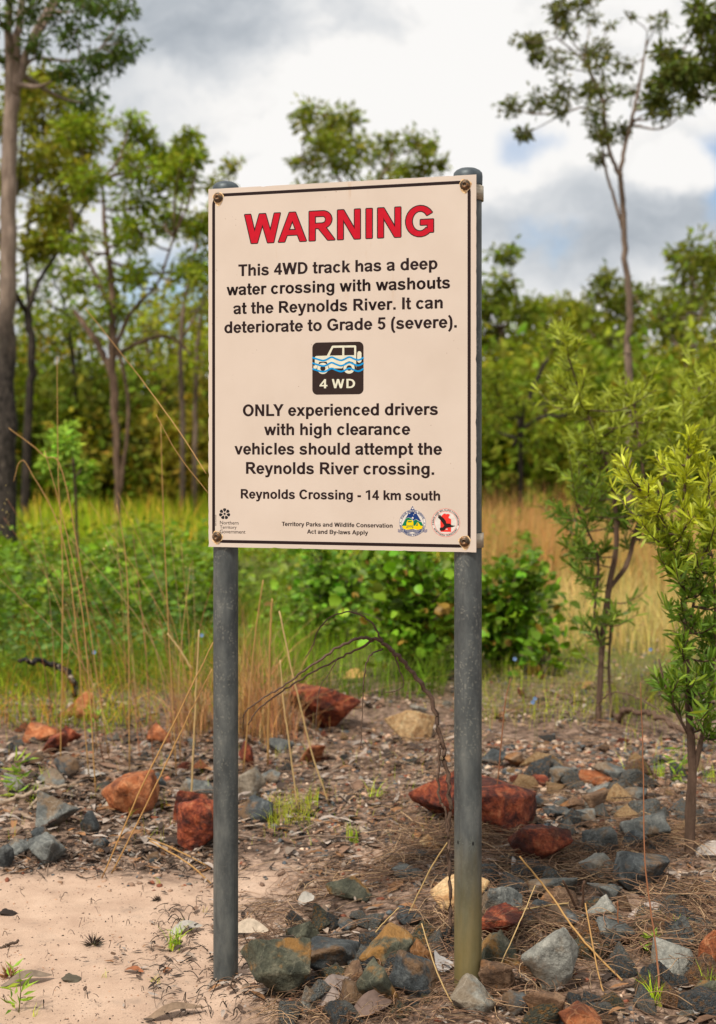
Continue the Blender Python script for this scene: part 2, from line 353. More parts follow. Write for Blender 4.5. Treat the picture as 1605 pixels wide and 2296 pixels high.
# local frame of the sign: x along the face, y to the back, z up
def loc(u, v, d=0.0): return (u - SW / 2, d, Z0 + v)
def pm_col(q):
    o = objc(q); st = q.vmath('MULTIPLY', o, (1, 1, .12))
    c = q.ramp(q.noise(o, 6, 4), [(.3, (.48, .405, .345)), (.7, (.52, .445, .385))])
    streak = q.math('MULTIPLY', q.smooth(q.noise(st, 60, 5, .6), .55, .72), q.smooth(q.noise(o, 5, 3), .5, .65))
    z = q.node('ShaderNodeSeparateXYZ', ins={0: o}).outputs[2]
    streak = q.math('MULTIPLY', streak, q.smooth(z, Z0 + .45, Z0 + .9, .1, 1))
    c = q.mix(q.math('MULTIPLY', streak, .55), c, (.40, .24, .12))
    sp = q.math('MULTIPLY', q.smooth(q.voro(o, 95), .07, .11, 1, 0), q.smooth(q.noise(o, 16, 2), .6, .66))
    return q.mix(q.math('MULTIPLY', sp, .8), c, (.16, .09, .05))
M['panel'] = principled('sign_panel', pm_col, .62, spec=.2)
M['print'] = principled('sign_print', lambda q: q.mix(.5, tintc(q), q.ramp(q.noise(objc(q), 90, 4), [(.3, .8), (.7, 1.2)]), 'MULTIPLY'), .6, spec=.15)
# panel: thin sheet with slightly chipped edges
mb = MB(); edge = []
def edgept(a, b, n, nrm):
    for t in np.linspace(0, 1, n, endpoint=False):
        j = max(0, rng.normal(0, .0004)) + (.0016 if rng.random() < .04 else 0)
        edge.append((a[0] + (b[0] - a[0]) * t + nrm[0] * j, a[1] + (b[1] - a[1]) * t + nrm[1] * j))
edgept((0, 0), (SW, 0), 70, (0, 1)); edgept((SW, 0), (SW, SH), 90, (-1, 0)); edgept((SW, SH), (0, SH), 70, (0, -1)); edgept((0, SH), (0, 0), 90, (1, 0))
ne = len(edge); V = [loc(u, v, 0) for u, v in edge] + [loc(u, v, .0025) for u, v in edge]
mb.add(V, [np.array([[k, ne + k, ne + (k + 1) % ne, (k + 1) % ne] for k in range(ne)])])
for dd, flip in ((0, 1), (.0025, -1)):                       # an edge strip of small quads round one clean middle face
    inn = [(min(max(u, .006), SW - .006), min(max(v, .006), SH - .006)) for u, v in edge]
    mb.add([loc(u, v, dd) for u, v in edge] + [loc(u, v, dd) for u, v in inn], [np.array([[k, (k + 1) % ne, ne + (k + 1) % ne, ne + k][::flip] for k in range(ne)])])
    mb.add([loc(.006, .006, dd), loc(SW - .006, .006, dd), loc(SW - .006, SH - .006, dd), loc(.006, SH - .006, dd)], np.array([[0, 1, 2, 3][::flip]]))
panel = mb.build('panel', M['panel'], sign)

INK = (.014, .006, .006); RED = (.41, .002, .014); CREAM = (.56, .55, .44); BLUE = (.0, .22, .50); NAVY = (.005, .03, .14); GREEN = (.0, .14, .06); YEL = (.66, .48, .0); WHT = (.55, .52, .48); BRN = (.022, .012, .010)
class Print:
    """flat print on the sign face; every shape a little in front of the one below"""
    def __init__(s, lift=.0001): s.mb = MB(); s.d = lift; s.k = 0
    def uvpoly(s, pts, col, lift=None):
        pts = [p for p in pts]; d = -((s.d if lift is None else lift) + (s.k % 12) * 5e-6)
        v = [Vector((p[0], p[1], 0)) for p in pts]
        if len(pts) <= 4: tri = [(0, k, k + 1) for k in range(1, len(pts) - 1)]
        else: tri = tessellate_polygon([v])
        s.mb.add([loc(p[0], p[1], d) for p in pts], np.array(tri), col)
        s.k += 1
    def layer(s): s.d += .00008
    def build(s, name, **kw):
        o = s.mb.build(name, M['print'], panel); return tag(o, **kw)
# ---- letter shapes of the bold grotesque on the board (units per 1000)
def Rr(x0, y0, x1, y1): return [(x0, y0), (x1, y0), (x1, y1), (x0, y1)]
def strip(A, B): return [[A[i], A[i + 1], B[i + 1], B[i]] for i in range(len(A) - 1)]
def E_(cx, cy, rx, ry, th, tv, a0=0, a1=360, n=26):
    n = max(4, int(n * abs(a1 - a0) / 360)); t = [R(a0 + (a1 - a0) * k / n) for k in range(n + 1)]
    return strip([(cx + rx * math.cos(a), cy + ry * math.sin(a)) for a in t], [(cx + (rx - th) * math.cos(a), cy + (ry - tv) * math.sin(a)) for a in t])
def S_(pts, wd, n=5):
    P = spline(np.array(pts, float), n); T = np.gradient(P, axis=0); T = unit(T); N = np.stack([-T[:, 1], T[:, 0]], 1)
    ww = np.interp(np.linspace(0, 1, len(P)), np.linspace(0, 1, len(wd)), wd)[:, None] if not isinstance(wd, (int, float)) else wd
    return strip([tuple(p) for p in P + N * ww / 2], [tuple(p) for p in P - N * ww / 2])
sc_curve = [(62, 150), (118, 78), (270, 46), (405, 78), (438, 150), (395, 218), (280, 256), (160, 296), (112, 372), (155, 444), (270, 473), (385, 452), (440, 380)]
G = {
 ' ': (278, []), '.': (278, [Rr(70, 0, 208, 138)]), '-': (333, [Rr(38, 190, 295, 326)]),
 'o': (611, E_(305, 259, 270, 272, 142, 116)), 'n': (611, [Rr(67, 0, 204, 519), Rr(409, 0, 546, 335)] + E_(372, 335, 174, 196, 137, 114, 0, 172)),
 'h': (611, [Rr(67, 0, 204, 716), Rr(409, 0, 546, 335)] + E_(372, 335, 174, 196, 137, 114, 0, 172)),
 'm': (889, [Rr(60, 0, 197, 519), Rr(376, 0, 513, 350), Rr(692, 0, 829, 350)] + E_(346, 350, 167, 181, 137, 112, 0, 172) + E_(662, 350, 167, 181, 137, 112, 0, 172)),
 'u': (611, [Rr(409, 0, 546, 519), Rr(67, 185, 204, 519)] + E_(241, 185, 174, 197, 137, 114, 180, 352)),
 'b': (611, [Rr(67, 0, 204, 716)] + E_(318, 259, 256, 272, 140, 116)), 'p': (611, [Rr(67, -198, 204, 519)] + E_(318, 259, 256, 272, 140, 116)),
 'd': (611, [Rr(407, 0, 544, 716)] + E_(293, 259, 256, 272, 140, 116)),
 'g': (611, [Rr(408, 0, 545, 519)] + E_(293, 268, 254, 263, 140, 112) + E_(295, -5, 250, 206, 137, 104, 188, 360)),
 'e': (556, E_(281, 259, 252, 272, 138, 112, 0, 328) + [Rr(85, 215, 531, 308)]), 'c': (556, E_(292, 259, 258, 272, 142, 116, 38, 322)),
 'a': (556, S_([(55, 365), (92, 435), (170, 470), (285, 474), (385, 452), (420, 385), (420, 200), (424, 90), (462, 0)], [118, 110, 108, 110, 125, 137, 135, 128, 128]) + S_([(420, 300), (330, 272), (190, 242), (112, 200), (104, 120), (150, 58), (235, 46), (340, 80), (415, 170)], [95, 95, 105, 130, 135, 118, 108, 100, 90])),
 's': (556, S_(sc_curve, [125, 115, 112, 118, 132, 135, 135, 135, 132, 118, 110, 112, 125])),
 't': (333, [Rr(88, 130, 225, 690), Rr(15, 415, 315, 519)] + S_([(156, 170), (160, 90), (205, 50), (322, 55)], [137, 135, 118, 106])),
 'r': (389, [Rr(67, 0, 204, 519)] + S_([(135, 300), (175, 410), (255, 462), (392, 455)], [120, 120, 125, 122])),
 'k': (556, [Rr(67, 0, 204, 716), [(200, 165), (200, 300), (372, 519), (545, 519)], [(252, 262), (350, 370), (568, 0), (400, 0)]]),
 'i': (278, [Rr(70, 0, 207, 519), Rr(70, 592, 207, 716)]), 'l': (278, [Rr(70, 0, 207, 716)]),
 'f': (333, [Rr(88, 0, 225, 560), Rr(15, 415, 318, 519)] + S_([(157, 540), (165, 620), (215, 665), (345, 668)], [137, 130, 118, 110])),
 'v': (556, [[(8, 519), (152, 519), (346, 0), (212, 0)], [(404, 519), (547, 519), (346, 0), (212, 0)]]),
 'w': (778, [[(5, 519), (142, 519), (300, 0), (168, 0)], [(168, 0), (300, 0), (452, 519), (326, 519)], [(326, 519), (452, 519), (612, 0), (480, 0)], [(480, 0), (612, 0), (773, 519), (638, 519)]]),
 'x': (556, [[(8, 0), (168, 0), (540, 519), (380, 519)], [(16, 519), (178, 519), (550, 0), (388, 0)]]),
 'y': (556, [[(8, 519), (155, 519), (352, 0), (215, -8)], [(404, 519), (547, 519), (345, -40), (215, -40)]] + S_([(282, -20), (250, -110), (180, -152), (60, -150)], [130, 125, 112, 108])),
 'z': (500, [Rr(20, 0, 480, 110), Rr(20, 409, 480, 519), [(20, 90), (170, 90), (480, 420), (330, 420)]]),
 'W': (944, [[(4, 716), (156, 716), (334, 0), (178, 0)], [(178, 0), (334, 0), (552, 716), (394, 716)], [(394, 716), (552, 716), (768, 0), (612, 0)], [(612, 0), (768, 0), (942, 716), (790, 716)]]),
 'A': (722, [[(0, 0), (156, 0), (440, 716), (285, 716)], [(285, 716), (440, 716), (722, 0), (562, 0)], Rr(170, 163, 552, 284)]),
 'R': (722, [Rr(73, 0, 218, 716), Rr(200, 595, 420, 716), Rr(200, 299, 420, 414), [(300, 310), (480, 330), (728, 0), (552, 0)]] + E_(418, 508, 232, 209, 150, 121, -90, 90)),
 'P': (667, [Rr(73, 0, 218, 716), Rr(200, 595, 400, 716), Rr(200, 268, 400, 388)] + E_(398, 492, 232, 224, 150, 121, -90, 90)),
 'B': (722, [Rr(73, 0, 218, 716), Rr(200, 595, 400, 716), Rr(200, 312, 430, 424), Rr(200, 0, 430, 120)] + E_(398, 514, 235, 202, 146, 112, -90, 90) + E_(425, 212, 250, 212, 150, 118, -90, 90)),
 'D': (722, [Rr(73, 0, 218, 716), Rr(200, 595, 330, 716), Rr(200, 0, 330, 121)] + E_(325, 358, 357, 358, 152, 121, -90, 90)),
 'N': (722, [Rr(73, 0, 210, 716), Rr(508, 0, 645, 716), [(73, 716), (222, 716), (645, 0), (500, 0)]]),
 'I': (278, [Rr(68, 0, 214, 716)]), 'G': (778, E_(398, 358, 355, 370, 152, 124, 33, 318) + [Rr(410, 266, 725, 388), Rr(586, 85, 725, 388)]),
 'C': (722, E_(388, 358, 345, 370, 152, 124, 35, 324)), 'O': (778, E_(389, 358, 350, 370, 152, 124)),
 'T': (611, [Rr(20, 595, 592, 716), Rr(232, 0, 380, 620)]), 'L': (611, [Rr(73, 0, 218, 716), Rr(200, 0, 578, 121)]),
 'Y': (667, [[(0, 716), (172, 716), (408, 300), (260, 300)], [(496, 716), (667, 716), (408, 300), (260, 300)], Rr(260, 0, 408, 302)]),
 'E': (667, [Rr(73, 0, 218, 716), Rr(200, 0, 620, 121), Rr(200, 305, 580, 424), Rr(200, 595, 610, 716)]), 'F': (611, [Rr(73, 0, 218, 716), Rr(200, 290, 545, 411), Rr(200, 595, 580, 716)]),
 'H': (722, [Rr(73, 0, 218, 716), Rr(504, 0, 649, 716), Rr(200, 305, 520, 430)]), 'U': (722, [Rr(71, 270, 216, 716), Rr(504, 270, 649, 716)] + E_(360, 275, 289, 287, 145, 124, 180, 360)),
 'V': (667, [[(0, 716), (156, 716), (412, 0), (258, 0)], [(510, 716), (667, 716), (412, 0), (258, 0)]]), 'K': (722, [Rr(73, 0, 218, 716), [(200, 200), (200, 380), (510, 716), (705, 716)], [(330, 350), (435, 460), (725, 0), (540, 0)]]),
 'M': (833, [Rr(72, 0, 206, 716), Rr(626, 0, 760, 716), [(72, 716), (240, 716), (482, 0), (350, 0)], [(594, 716), (760, 716), (482, 0), (350, 0)]]),
 'S': (667, S_([(x * 1.2 + 8, y * 1.378 + (0 if y > 250 else 0)) for x, y in sc_curve], [140, 128, 124, 130, 150, 152, 152, 152, 150, 130, 124, 126, 140])),
 '4': (556, [Rr(312, 0, 444, 716), Rr(22, 148, 532, 262), [(22, 240), (150, 255), (420, 640), (335, 716)]]),
 '5': (556, [Rr(112, 596, 512, 716), [(112, 716), (228, 716), (192, 370), (62, 352)]] + E_(278, 228, 240, 240, 144, 114, -158, 142)),
 '1': (556, [Rr(262, 0, 398, 716), [(78, 500), (300, 610), (300, 716), (78, 628)]]),
 '9': (556, E_(280, 470, 240, 246, 140, 112) + E_(285, 250, 235, 262, 137, 112, -150, 0) + [Rr(383, 240, 520, 480)]),
 '0': (556, E_(278, 352, 240, 364, 138, 116)), '7': (556, [Rr(40, 600, 520, 716), [(160, 0), (300, 0), (520, 610), (380, 610)]]),
 '(': (333, S_([(262, 728), (145, 540), (115, 258), (145, -30), (262, -212)], [105, 130, 137, 130, 105])), ')': (333, S_([(71, 728), (188, 540), (218, 258), (188, -30), (71, -212)], [105, 130, 137, 130, 105])),
}
KERN = {'WA': -55, 'Ar': 0, 'To': -70, 'Te': -70, 'LY': -90, 'AY': -70, 'y-': -20, 'By': -15, 'Wi': -20}
def layout(text, track=0):
    x = 0; out = []
    for k, ch in enumerate(text):
        adv, polys = G[ch]; x += KERN.get(text[k - 1:k + 1], 0) if k else 0
        out.append((x, polys)); x += adv + track
    pts = [px + ox for ox, ps in out for p in ps for px, _ in p]
    return out, min(pts), max(pts)
def line(pr, text, a, b, col, sy=1.0, spread=0.0, track=0, shift=(0, 0)):
    """set a line of text between two photo points on its baseline"""
    (u0, v0), (u1, v1) = s2uv(*a), s2uv(*b); out, mn, mx = layout(text, track); s = (u1 - u0) / (mx - mn)
    vm = (v0 + v1) / 2
    for ox, ps in out:
        for p in ps: pr.uvpoly([(u0 + (x + ox - mn) * s + shift[0], vm + (y * s * sy) + shift[1]) for x, y in p], col)
def c1(x, y): return (800 + x * .74766, 640 + y * .74766)
def c2(x, y): return (800 + x * .74766, 1340 + y * .74766)
pr = Print()
for k in range(12):
    a = 2 * math.pi * k / 12; pr.d = .00008
    line(pr, 'WARNING', c1(240, 445), c1(1248, 405), INK, 1.0, shift=(.0025 * math.cos(a), .0025 * math.sin(a)), track=12)
pr.d = .0002; line(pr, 'WARNING', c1(240, 445), c1(1248, 405), RED, track=12)
pr.build('lettering', label='red WARNING heading outlined in black')
for t, a, b in [('This 4WD track has a deep', c1(206, 620), c1(1270, 585)), ('water crossing with washouts', c1(143, 724), c1(1337, 687)), ('at the Reynolds River. It can', c1(178, 825), c1(1298, 793)),
                ('deteriorate to Grade 5 (severe).', c1(131, 926), c1(1373, 897)), ('ONLY experienced drivers', c2(230, 434), c2(1272, 428)), ('with high clearance', c2(344, 536), c2(1124, 534)),
                ('vehicles should attempt the', c2(185, 640), c2(1294, 640)), ('Reynolds River crossing.', c2(247, 744), c2(1252, 746)), ('Reynolds Crossing - 14 km south', c2(219, 876), c2(1284, 884)),
                ('Territory Parks and Wildlife Conservation', c2(438, 1023), c2(1030, 1030)), ('Act and By-laws Apply', c2(573, 1063), c2(899, 1068))]:
    pr = Print()
    for sx_, sz_ in (((-.00045, 0), (.00045, 0), (0, .0003), (0, -.0003)) if len(t) < 40 and 'Act' not in t else ((-.0002, 0), (.0002, 0))): line(pr, t, a, b, INK, shift=(sx_, sz_))
    pr.build('lettering', label='line of black text reading ' + t.strip('.').replace('(', '').replace(')', ''))
# border: rounded rectangle
(bu0, bv1), (bu1, _), (_, bv0) = s2uv(*c1(73, 190)), s2uv(*c1(1440, 115)), s2uv(*c2(70, 1103))
pr = Print(); bw, br = .0078, .024
def rrect(u0, v0, u1, v1, r, n=8):
    out = []
    for cx_, cy_, a0 in ((u1 - r, v0 + r, -90), (u1 - r, v1 - r, 0), (u0 + r, v1 - r, 90), (u0 + r, v0 + r, 180)):
        out += [(cx_ + r * math.cos(R(a0 + 90 * k / n)), cy_ + r * math.sin(R(a0 + 90 * k / n))) for k in range(n + 1)]
    return out
o_, i_ = rrect(bu0 - bw / 2, bv0 - bw / 2, bu1 + bw / 2, bv1 + bw / 2, br + bw / 2), rrect(bu0 + bw / 2, bv0 + bw / 2, bu1 - bw / 2, bv1 - bw / 2, br - bw / 2)
for k in range(len(o_)): kk = (k + 1) % len(o_); pr.uvpoly([o_[k], o_[kk], i_[kk], i_[k]], INK, .0001)
pr.build('border', label='thin dark line round the edge of the board')
# 4WD pictogram
def z6(x, y): return s2uv(1200 + x / 5.35, 1340 + y / 5.35)
def z6p(pts): return [z6(*p) for p in pts]
pr = Print(); (lu0, lv0), (lu1, lv1) = s2uv(*c2(601, 320)), s2uv(*c2(875, 35))
pr.uvpoly(rrect(lu0, lv0, lu1, lv1, .013), BRN); pr.layer()
body = [(318, 470), (345, 450), (575, 443), (680, 240), (700, 228), (1188, 222), (1203, 240), (1203, 706), (1190, 640), (1130, 580), (1050, 560), (960, 600), (905, 714), (632, 716), (570, 573), (415, 575), (350, 726), (288, 712), (290, 655), (318, 655)]
pr.uvpoly(z6p(body), CREAM); pr.layer()
pr.uvpoly(z6p([(710, 275), (905, 270), (905, 436), (632, 440)]), BRN); pr.uvpoly(z6p([(948, 268), (1160, 265), (1160, 432), (948, 435)]), BRN)
def disc(cx_, cy_, r, col, f=z6, n=24, ry=None): pr.uvpoly([f(cx_ + r * math.cos(2 * math.pi * k / n), cy_ + (ry or r) * math.sin(2 * math.pi * k / n)) for k in range(n)], col)
disc(490, 715, 120, CREAM); disc(1050, 708, 120, CREAM); pr.layer(); disc(490, 715, 56, BRN); disc(1052, 706, 58, BRN)
pr.uvpoly(z6p([(1225, 390), (1240, 357), (1270, 345), (1300, 357), (1316, 390), (1316, 555), (1300, 583), (1270, 596), (1240, 583), (1225, 555)]), CREAM); pr.layer()
wave = [(264, 482), (370, 517), (480, 546), (560, 532), (650, 482), (700, 478), (770, 510), (870, 541), (950, 520), (1030, 478), (1090, 478), (1160, 512), (1260, 534), (1362, 482)]
for dy in (0, 117, 240):
    for p in S_([(x, y + dy) for x, y in wave], 36, 4): pr.uvpoly(z6p(p), BLUE)
def glyph_box(ch, x0, y0, x1, y1, col):
    ps = G[ch][1]; xs = [x for p in ps for x, _ in p]; a, b = min(xs), max(xs)
    for p in ps: pr.uvpoly(z6p([(x0 + (x - a) / (b - a) * (x1 - x0), y1 + (y / 716) * (y0 - y1)) for x, y in p]), col)
pr.layer(); glyph_box('4', 420, 945, 587, 1140, CREAM); glyph_box('W', 683, 943, 948, 1138, CREAM); glyph_box('D', 995, 940, 1180, 1136, CREAM)
pr.build('pictogram', label='dark square with a white off-road car in blue waves above 4 WD')
# government emblem: seven petals round a star
pr = Print(); ec = (898.6, 2055.4); K = 8.025
def pet(a):
    out = []
    for x, y in [(0, 60), (30, 90), (52, 128), (50, 158), (30, 176), (0, 180), (-30, 176), (-50, 158), (-52, 128), (-30, 90)]:
        X_, Y_ = x * math.cos(a) - y * math.sin(a), x * math.sin(a) + y * math.cos(a); out.append(s2uv(ec[0] + X_ / K, ec[1] - Y_ / K))
    return out
for k in range(7): pr.uvpoly(pet(2 * math.pi * k / 7), (.01, .01, .012))
pr.uvpoly([s2uv(ec[0] + (56 if k % 2 == 0 else 27) / K * math.sin(math.pi * (k + 1) / 7), ec[1] - (56 if k % 2 == 0 else 27) / K * math.cos(math.pi * (k + 1) / 7)) for k in range(14)], (.01, .01, .012))
pr.build('emblem', label='black seven petalled flower emblem')
def thin_text(body, a, b, label, rot=False, off=.006):
    """light lettering set with the built-in outline font, turned into a flat mesh on the board"""
    c = bpy.data.curves.new('t', 'FONT'); c.body = body; c.size = 1; c.offset = off; c.resolution_u = 2
    o = bpy.data.objects.new('t', c); COL.objects.link(o); dg = bpy.context.evaluated_depsgraph_get()
    me = bpy.data.meshes.new_from_object(o.evaluated_get(dg)); bpy.data.objects.remove(o)
    co_ = np.array([v.co[:] for v in me.vertices]); fs = [list(p.vertices) for p in me.polygons]
    (u0, v0), (u1, v1) = s2uv(*a), s2uv(*b); x0, x1 = co_[:, 0].min(), co_[:, 0].max()
    L = math.hypot(u1 - u0, v1 - v0) if rot else u1 - u0; s = L / (x1 - x0); co_[:, 0] -= x0; co_ *= s
    P = [loc(u0 - y, v0 + x, -.0001) if rot else loc(u0 + x, v0 + y, -.0001) for x, y, _ in co_]
    m2 = MB()
    for fc in fs: m2.add([P[k] for k in fc], np.array([list(range(len(fc)))]), INK)
    tag(m2.build('lettering', M['print'], panel), label=label)
thin_text('Northern', (879.6, 2097.5), (954.4, 2097.5), 'thin text reading Northern')
thin_text('Territory', (879.6, 2114.6), (946.5, 2114.6), 'thin text reading Territory')
thin_text('Government', (878.9, 2133), (981.8, 2133), 'thin text reading Government')
thin_text('M0915LNPNAP', (865.5, 2103), (865.5, 2059), 'tiny upright serial text beside the border', True)
# round emblems
def z8(x, y): return s2uv(1560 + x / 4.0125, 1990 + y / 4.0125)
def z8p(pts): return [z8(*p) for p in pts]
def ring(cx_, cy_, r, wd, col, n=40):
    A = [z8(cx_ + (r + wd / 2) * math.cos(2 * math.pi * k / n), cy_ + (r + wd / 2) * math.sin(2 * math.pi * k / n)) for k in range(n + 1)]
    B = [z8(cx_ + (r - wd / 2) * math.cos(2 * math.pi * k / n), cy_ + (r - wd / 2) * math.sin(2 * math.pi * k / n)) for k in range(n + 1)]
    for q_ in strip(A, B): pr.uvpoly(q_, col)
def arc_text(text, cx_, cy_, r, a0, a1, h, col, bottom=False):
    """letters along a circle from angle a0 to a1 (degrees, 90 = top, photo sense)"""
    out, mn, mx = layout(text); s = h / 716
    for ox, ps in out:
        for p in ps:
            q_ = []
            for x, y in p:
                f = (x + ox - mn) / (mx - mn); a = R(a0 + (a1 - a0) * f)
                rr = r - y * s if bottom else r + y * s
                q_.append(z8(cx_ + rr * math.cos(a), cy_ - rr * math.sin(a)))
            pr.uvpoly(q_, col)
pr = Print()
for dy in (0, 17, 34):
    for sgn in (-1, 1):
        for p in S_([(362 + sgn * 235, 515 + dy), (362 + sgn * 200, 522 + dy), (362 + sgn * 165, 512 + dy), (362 + sgn * 150, 528 + dy)], 9, 3): pr.uvpoly(z8p(p), NAVY)
pr.layer(); disc(362, 410, 213, WHT, z8, 40); pr.layer(); ring(362, 410, 211, 4, NAVY)
pr.layer(); pr.uvpoly(z8p([(362, 135), (397, 200), (327, 200)]), NAVY)
pr.uvpoly(z8p([(310, 233), (414, 233), (502, 385), (460, 372), (415, 345), (378, 372), (340, 332), (295, 318), (250, 335)]), NAVY)
pr.uvpoly(z8p([(250, 340), (295, 322), (338, 338), (375, 378), (415, 350), (455, 378), (508, 395), (535, 455), (190, 455)]), GREEN)
pr.layer(); pr.uvpoly(z8p([(190, 455), (535, 455), (520, 505), (440, 520), (400, 505), (330, 510), (280, 520), (212, 500)]), YEL)
for x, y, r in ((365, 175, 15), (315, 250, 12), (402, 248, 13), (380, 278, 7), (365, 327, 16)): disc(x, y, r, WHT, z8, 7)
pr.uvpoly(z8p([(285, 362), (365, 368), (375, 392), (378, 470), (262, 470), (266, 400)]), YEL); pr.layer()
pr.uvpoly(z8p([(290, 378), (352, 378), (348, 398), (284, 398)]), GREEN); pr.uvpoly(z8p([(270, 448), (372, 448), (372, 455), (270, 455)]), GREEN); pr.uvpoly(z8p([(266, 465), (375, 465), (375, 490), (362, 490), (360, 476), (280, 476), (278, 490), (266, 490)]), GREEN)
pr.uvpoly(z8p([(400, 455), (445, 392), (495, 455)]), YEL); disc(358, 412, 20, YEL, z8, 12); pr.layer(); pr.uvpoly(z8p([(415, 455), (445, 400), (445, 455)]), GREEN)
for dy in (0, 17, 34):
    for p in S_([(220, 510 + dy), (270, 528 + dy), (315, 522 + dy), (362, 510 + dy), (410, 528 + dy), (460, 524 + dy), (505, 508 + dy)], 9, 3): pr.uvpoly(z8p(p), NAVY)
pr.layer(); ring(362, 410, 175, 4, NAVY)
arc_text('FOUR WHEEL DRIVE', 362, 410, 181, 158, 20, 25, NAVY); arc_text('NORTHERN TERRITORY', 362, 410, 207, 190, 350, 25, NAVY, True)
disc(168, 405, 9, NAVY, z8, 10); disc(554, 410, 9, NAVY, z8, 10)
pr.build('emblem', label='round blue and green touring emblem with a yellow car and tent')
pr = Print(); RE = (.62, .03, .02)
disc(895, 405, 228, WHT, z8, 44); pr.layer(); ring(895, 405, 226, 5, RE); ring(895, 405, 181, 5, RE)
pr.layer(); pr.uvpoly(z8p([(812, 550), (808, 330), (830, 290), (862, 262), (880, 255), (905, 268), (935, 262), (962, 275), (950, 300), (938, 325), (982, 350), (980, 552)]), RE)
pr.layer(); BK = (.018, .008, .007)
pr.uvpoly(z8p([(770, 300), (790, 300), (800, 280), (812, 300), (835, 310), (865, 335), (895, 375), (905, 415), (960, 420), (990, 445), (1055, 455), (1000, 475), (940, 480), (905, 490), (880, 520), (855, 535), (800, 530), (800, 485), (850, 478), (872, 450), (845, 410), (810, 360), (785, 335)]), BK)
for p in ([(770, 272), (782, 300), (800, 330)], [(785, 275), (800, 305), (815, 335)], [(800, 278), (815, 300), (830, 330)], [(772, 315), (800, 345), (820, 365)]):
    for q_ in S_(p, 9, 3): pr.uvpoly(z8p(q_), BK)
for x in (898, 915): pr.uvpoly(z8p([(x, 500), (x + 10, 500), (x + 8, 522), (x - 4, 520)]), WHT)
arc_text('PARKS AND WILDLIFE COMMISSION', 895, 405, 190, 190, -12, 27, BK); arc_text('NORTHERN TERRITORY', 895, 405, 216, 206, 333, 27, BK, True)
pr.build('emblem', label='round red and white parks emblem with a black eagle')
# rust stains and bolts
rust = MB()
M['rust'] = principled('rust_stain', lambda q: q.ramp(q.noise(objc(q), 150, 5), [(.3, (.30, .12, .03)), (.5, (.68, .48, .26)), (.7, (.80, .62, .42))]), .7)
M['bolt'] = principled('bolt_steel', lambda q: q.ramp(q.noise(objc(q), 120, 6, .7), [(.3, (.03, .022, .016)), (.5, (.10, .07, .045)), (.68, (.34, .15, .05)), (.8, (.35, .3, .25))]), .45, lambda q: (q.noise(objc(q), 300, 4), .4, .001), .5, .65)
def lathe(mb, prof, c, sides=28, axis=1):
    """prof: (radius, depth toward the front) rings around the local y axis"""
    th = np.linspace(0, 2 * np.pi, sides, endpoint=False); V = []
    for r, d in prof: V.append(np.stack([c[0] + r * np.cos(th), np.full(sides, c[1] - d), c[2] + r * np.sin(th)], 1))
    V = np.concatenate(V); i = np.arange(len(prof) - 1)[:, None] * sides; j = np.arange(sides)[None]; k = (j + 1) % sides
    q = np.stack([i + j, i + k, i + sides + k, i + sides + j], -1).reshape(-1, 4); mb.add(V, [q, np.array([[(len(prof) - 1) * sides + a for a in range(sides)]])])
for (bx, by) in ((873, 791), (1861, 740), (869, 2147), (1859, 2166)):
    u, v = s2uv(bx, by); c = loc(u, v, 0)
    m2 = MB(); n = 30; pts = []
    for k in range(n):
        a = 2 * math.pi * k / n; r = .0145 + .0012 * math.sin(3 * a + bx) + .0008 * math.sin(7 * a) + (.005 * max(0, -math.sin(a)) ** 6)
        pts.append((c[0] + r * math.cos(a), -.00045, c[2] + r * math.sin(a)))
    m2.add(pts, np.array([list(range(n))])); m2.build('rust_stain', M['rust'], panel)
    m2 = MB(); lathe(m2, [(.0125, .0004), (.0128, .0022), (.0108, .0042), (.0088, .0045), (.0086, .0075), (.0065, .0098), (.0042, .0102), (.0036, .0068), (.001, .0066)], c)
    m2.build('bolt', M['bolt'], panel)
# posts
def post_col(q):
    o = objc(q); s = q.vmath('MULTIPLY', o, (1, 1, .35))
    c = q.ramp(q.noise(s, 26, 7, .65), [(.3, (.042, .048, .050)), (.5, (.078, .088, .088)), (.7, (.135, .145, .138))])
    v = q.node('ShaderNodeTexVoronoi', feature='F1'); q.put(v.inputs['Vector'], q.vmath('ADD', o, q.vmath('MULTIPLY', q.noise(o, 60, 3, color=True), (.02, .02, .02)))); v.inputs['Scale'].default_value = 110
    sp = q.math('MULTIPLY', q.smooth(v.outputs['Distance'], .15, .45, 1, 0), q.smooth(q.noise(o, 11, 4), .38, .54))
    z = q.node('ShaderNodeSeparateXYZ', ins={0: o}).outputs[2]
    sp = q.math('MULTIPLY', sp, q.smooth(z, .25, .8, .2, 1))
    c = q.mix(q.math('MULTIPLY', sp, .5), c, (.22, .22, .19))
    ln = q.smooth(q.noise(q.vmath('MULTIPLY', o, (1, 1, .02)), 130, 2), .62, .7)
    c = q.mix(q.math('MULTIPLY', ln, .35), c, (.03, .032, .033))
    return c
def post_col2(q):
    c = post_col(q); o = objc(q); z = q.node('ShaderNodeSeparateXYZ', ins={0: o}).outputs[2]
    zz = q.math('ADD', z, q.math('MULTIPLY', q.noise(q.vmath('MULTIPLY', o, (1, 1, .2)), 30, 4), .2))
    return q.mix(q.smooth(zz, .22, .55, .75, 0), c, q.ramp(q.noise(q.vmath('MULTIPLY', o, (1, 1, .1)), 40, 4), [(.3, (.14, .12, .04)), (.7, (.26, .19, .06))]))
pbump = lambda q: (q.noise(objc(q), 55, 5, .6), .25, .003)
M['post'] = principled('galvanised_post', post_col, .5, pbump, .4, .35); M['post2'] = principled('galvanised_post_stained', post_col2, .52, pbump, .4, .3)
M['hole'] = principled('hole', (.008, .008, .008), .8); M['scratch'] = principled('scratch', (.13, .145, .13), .6)
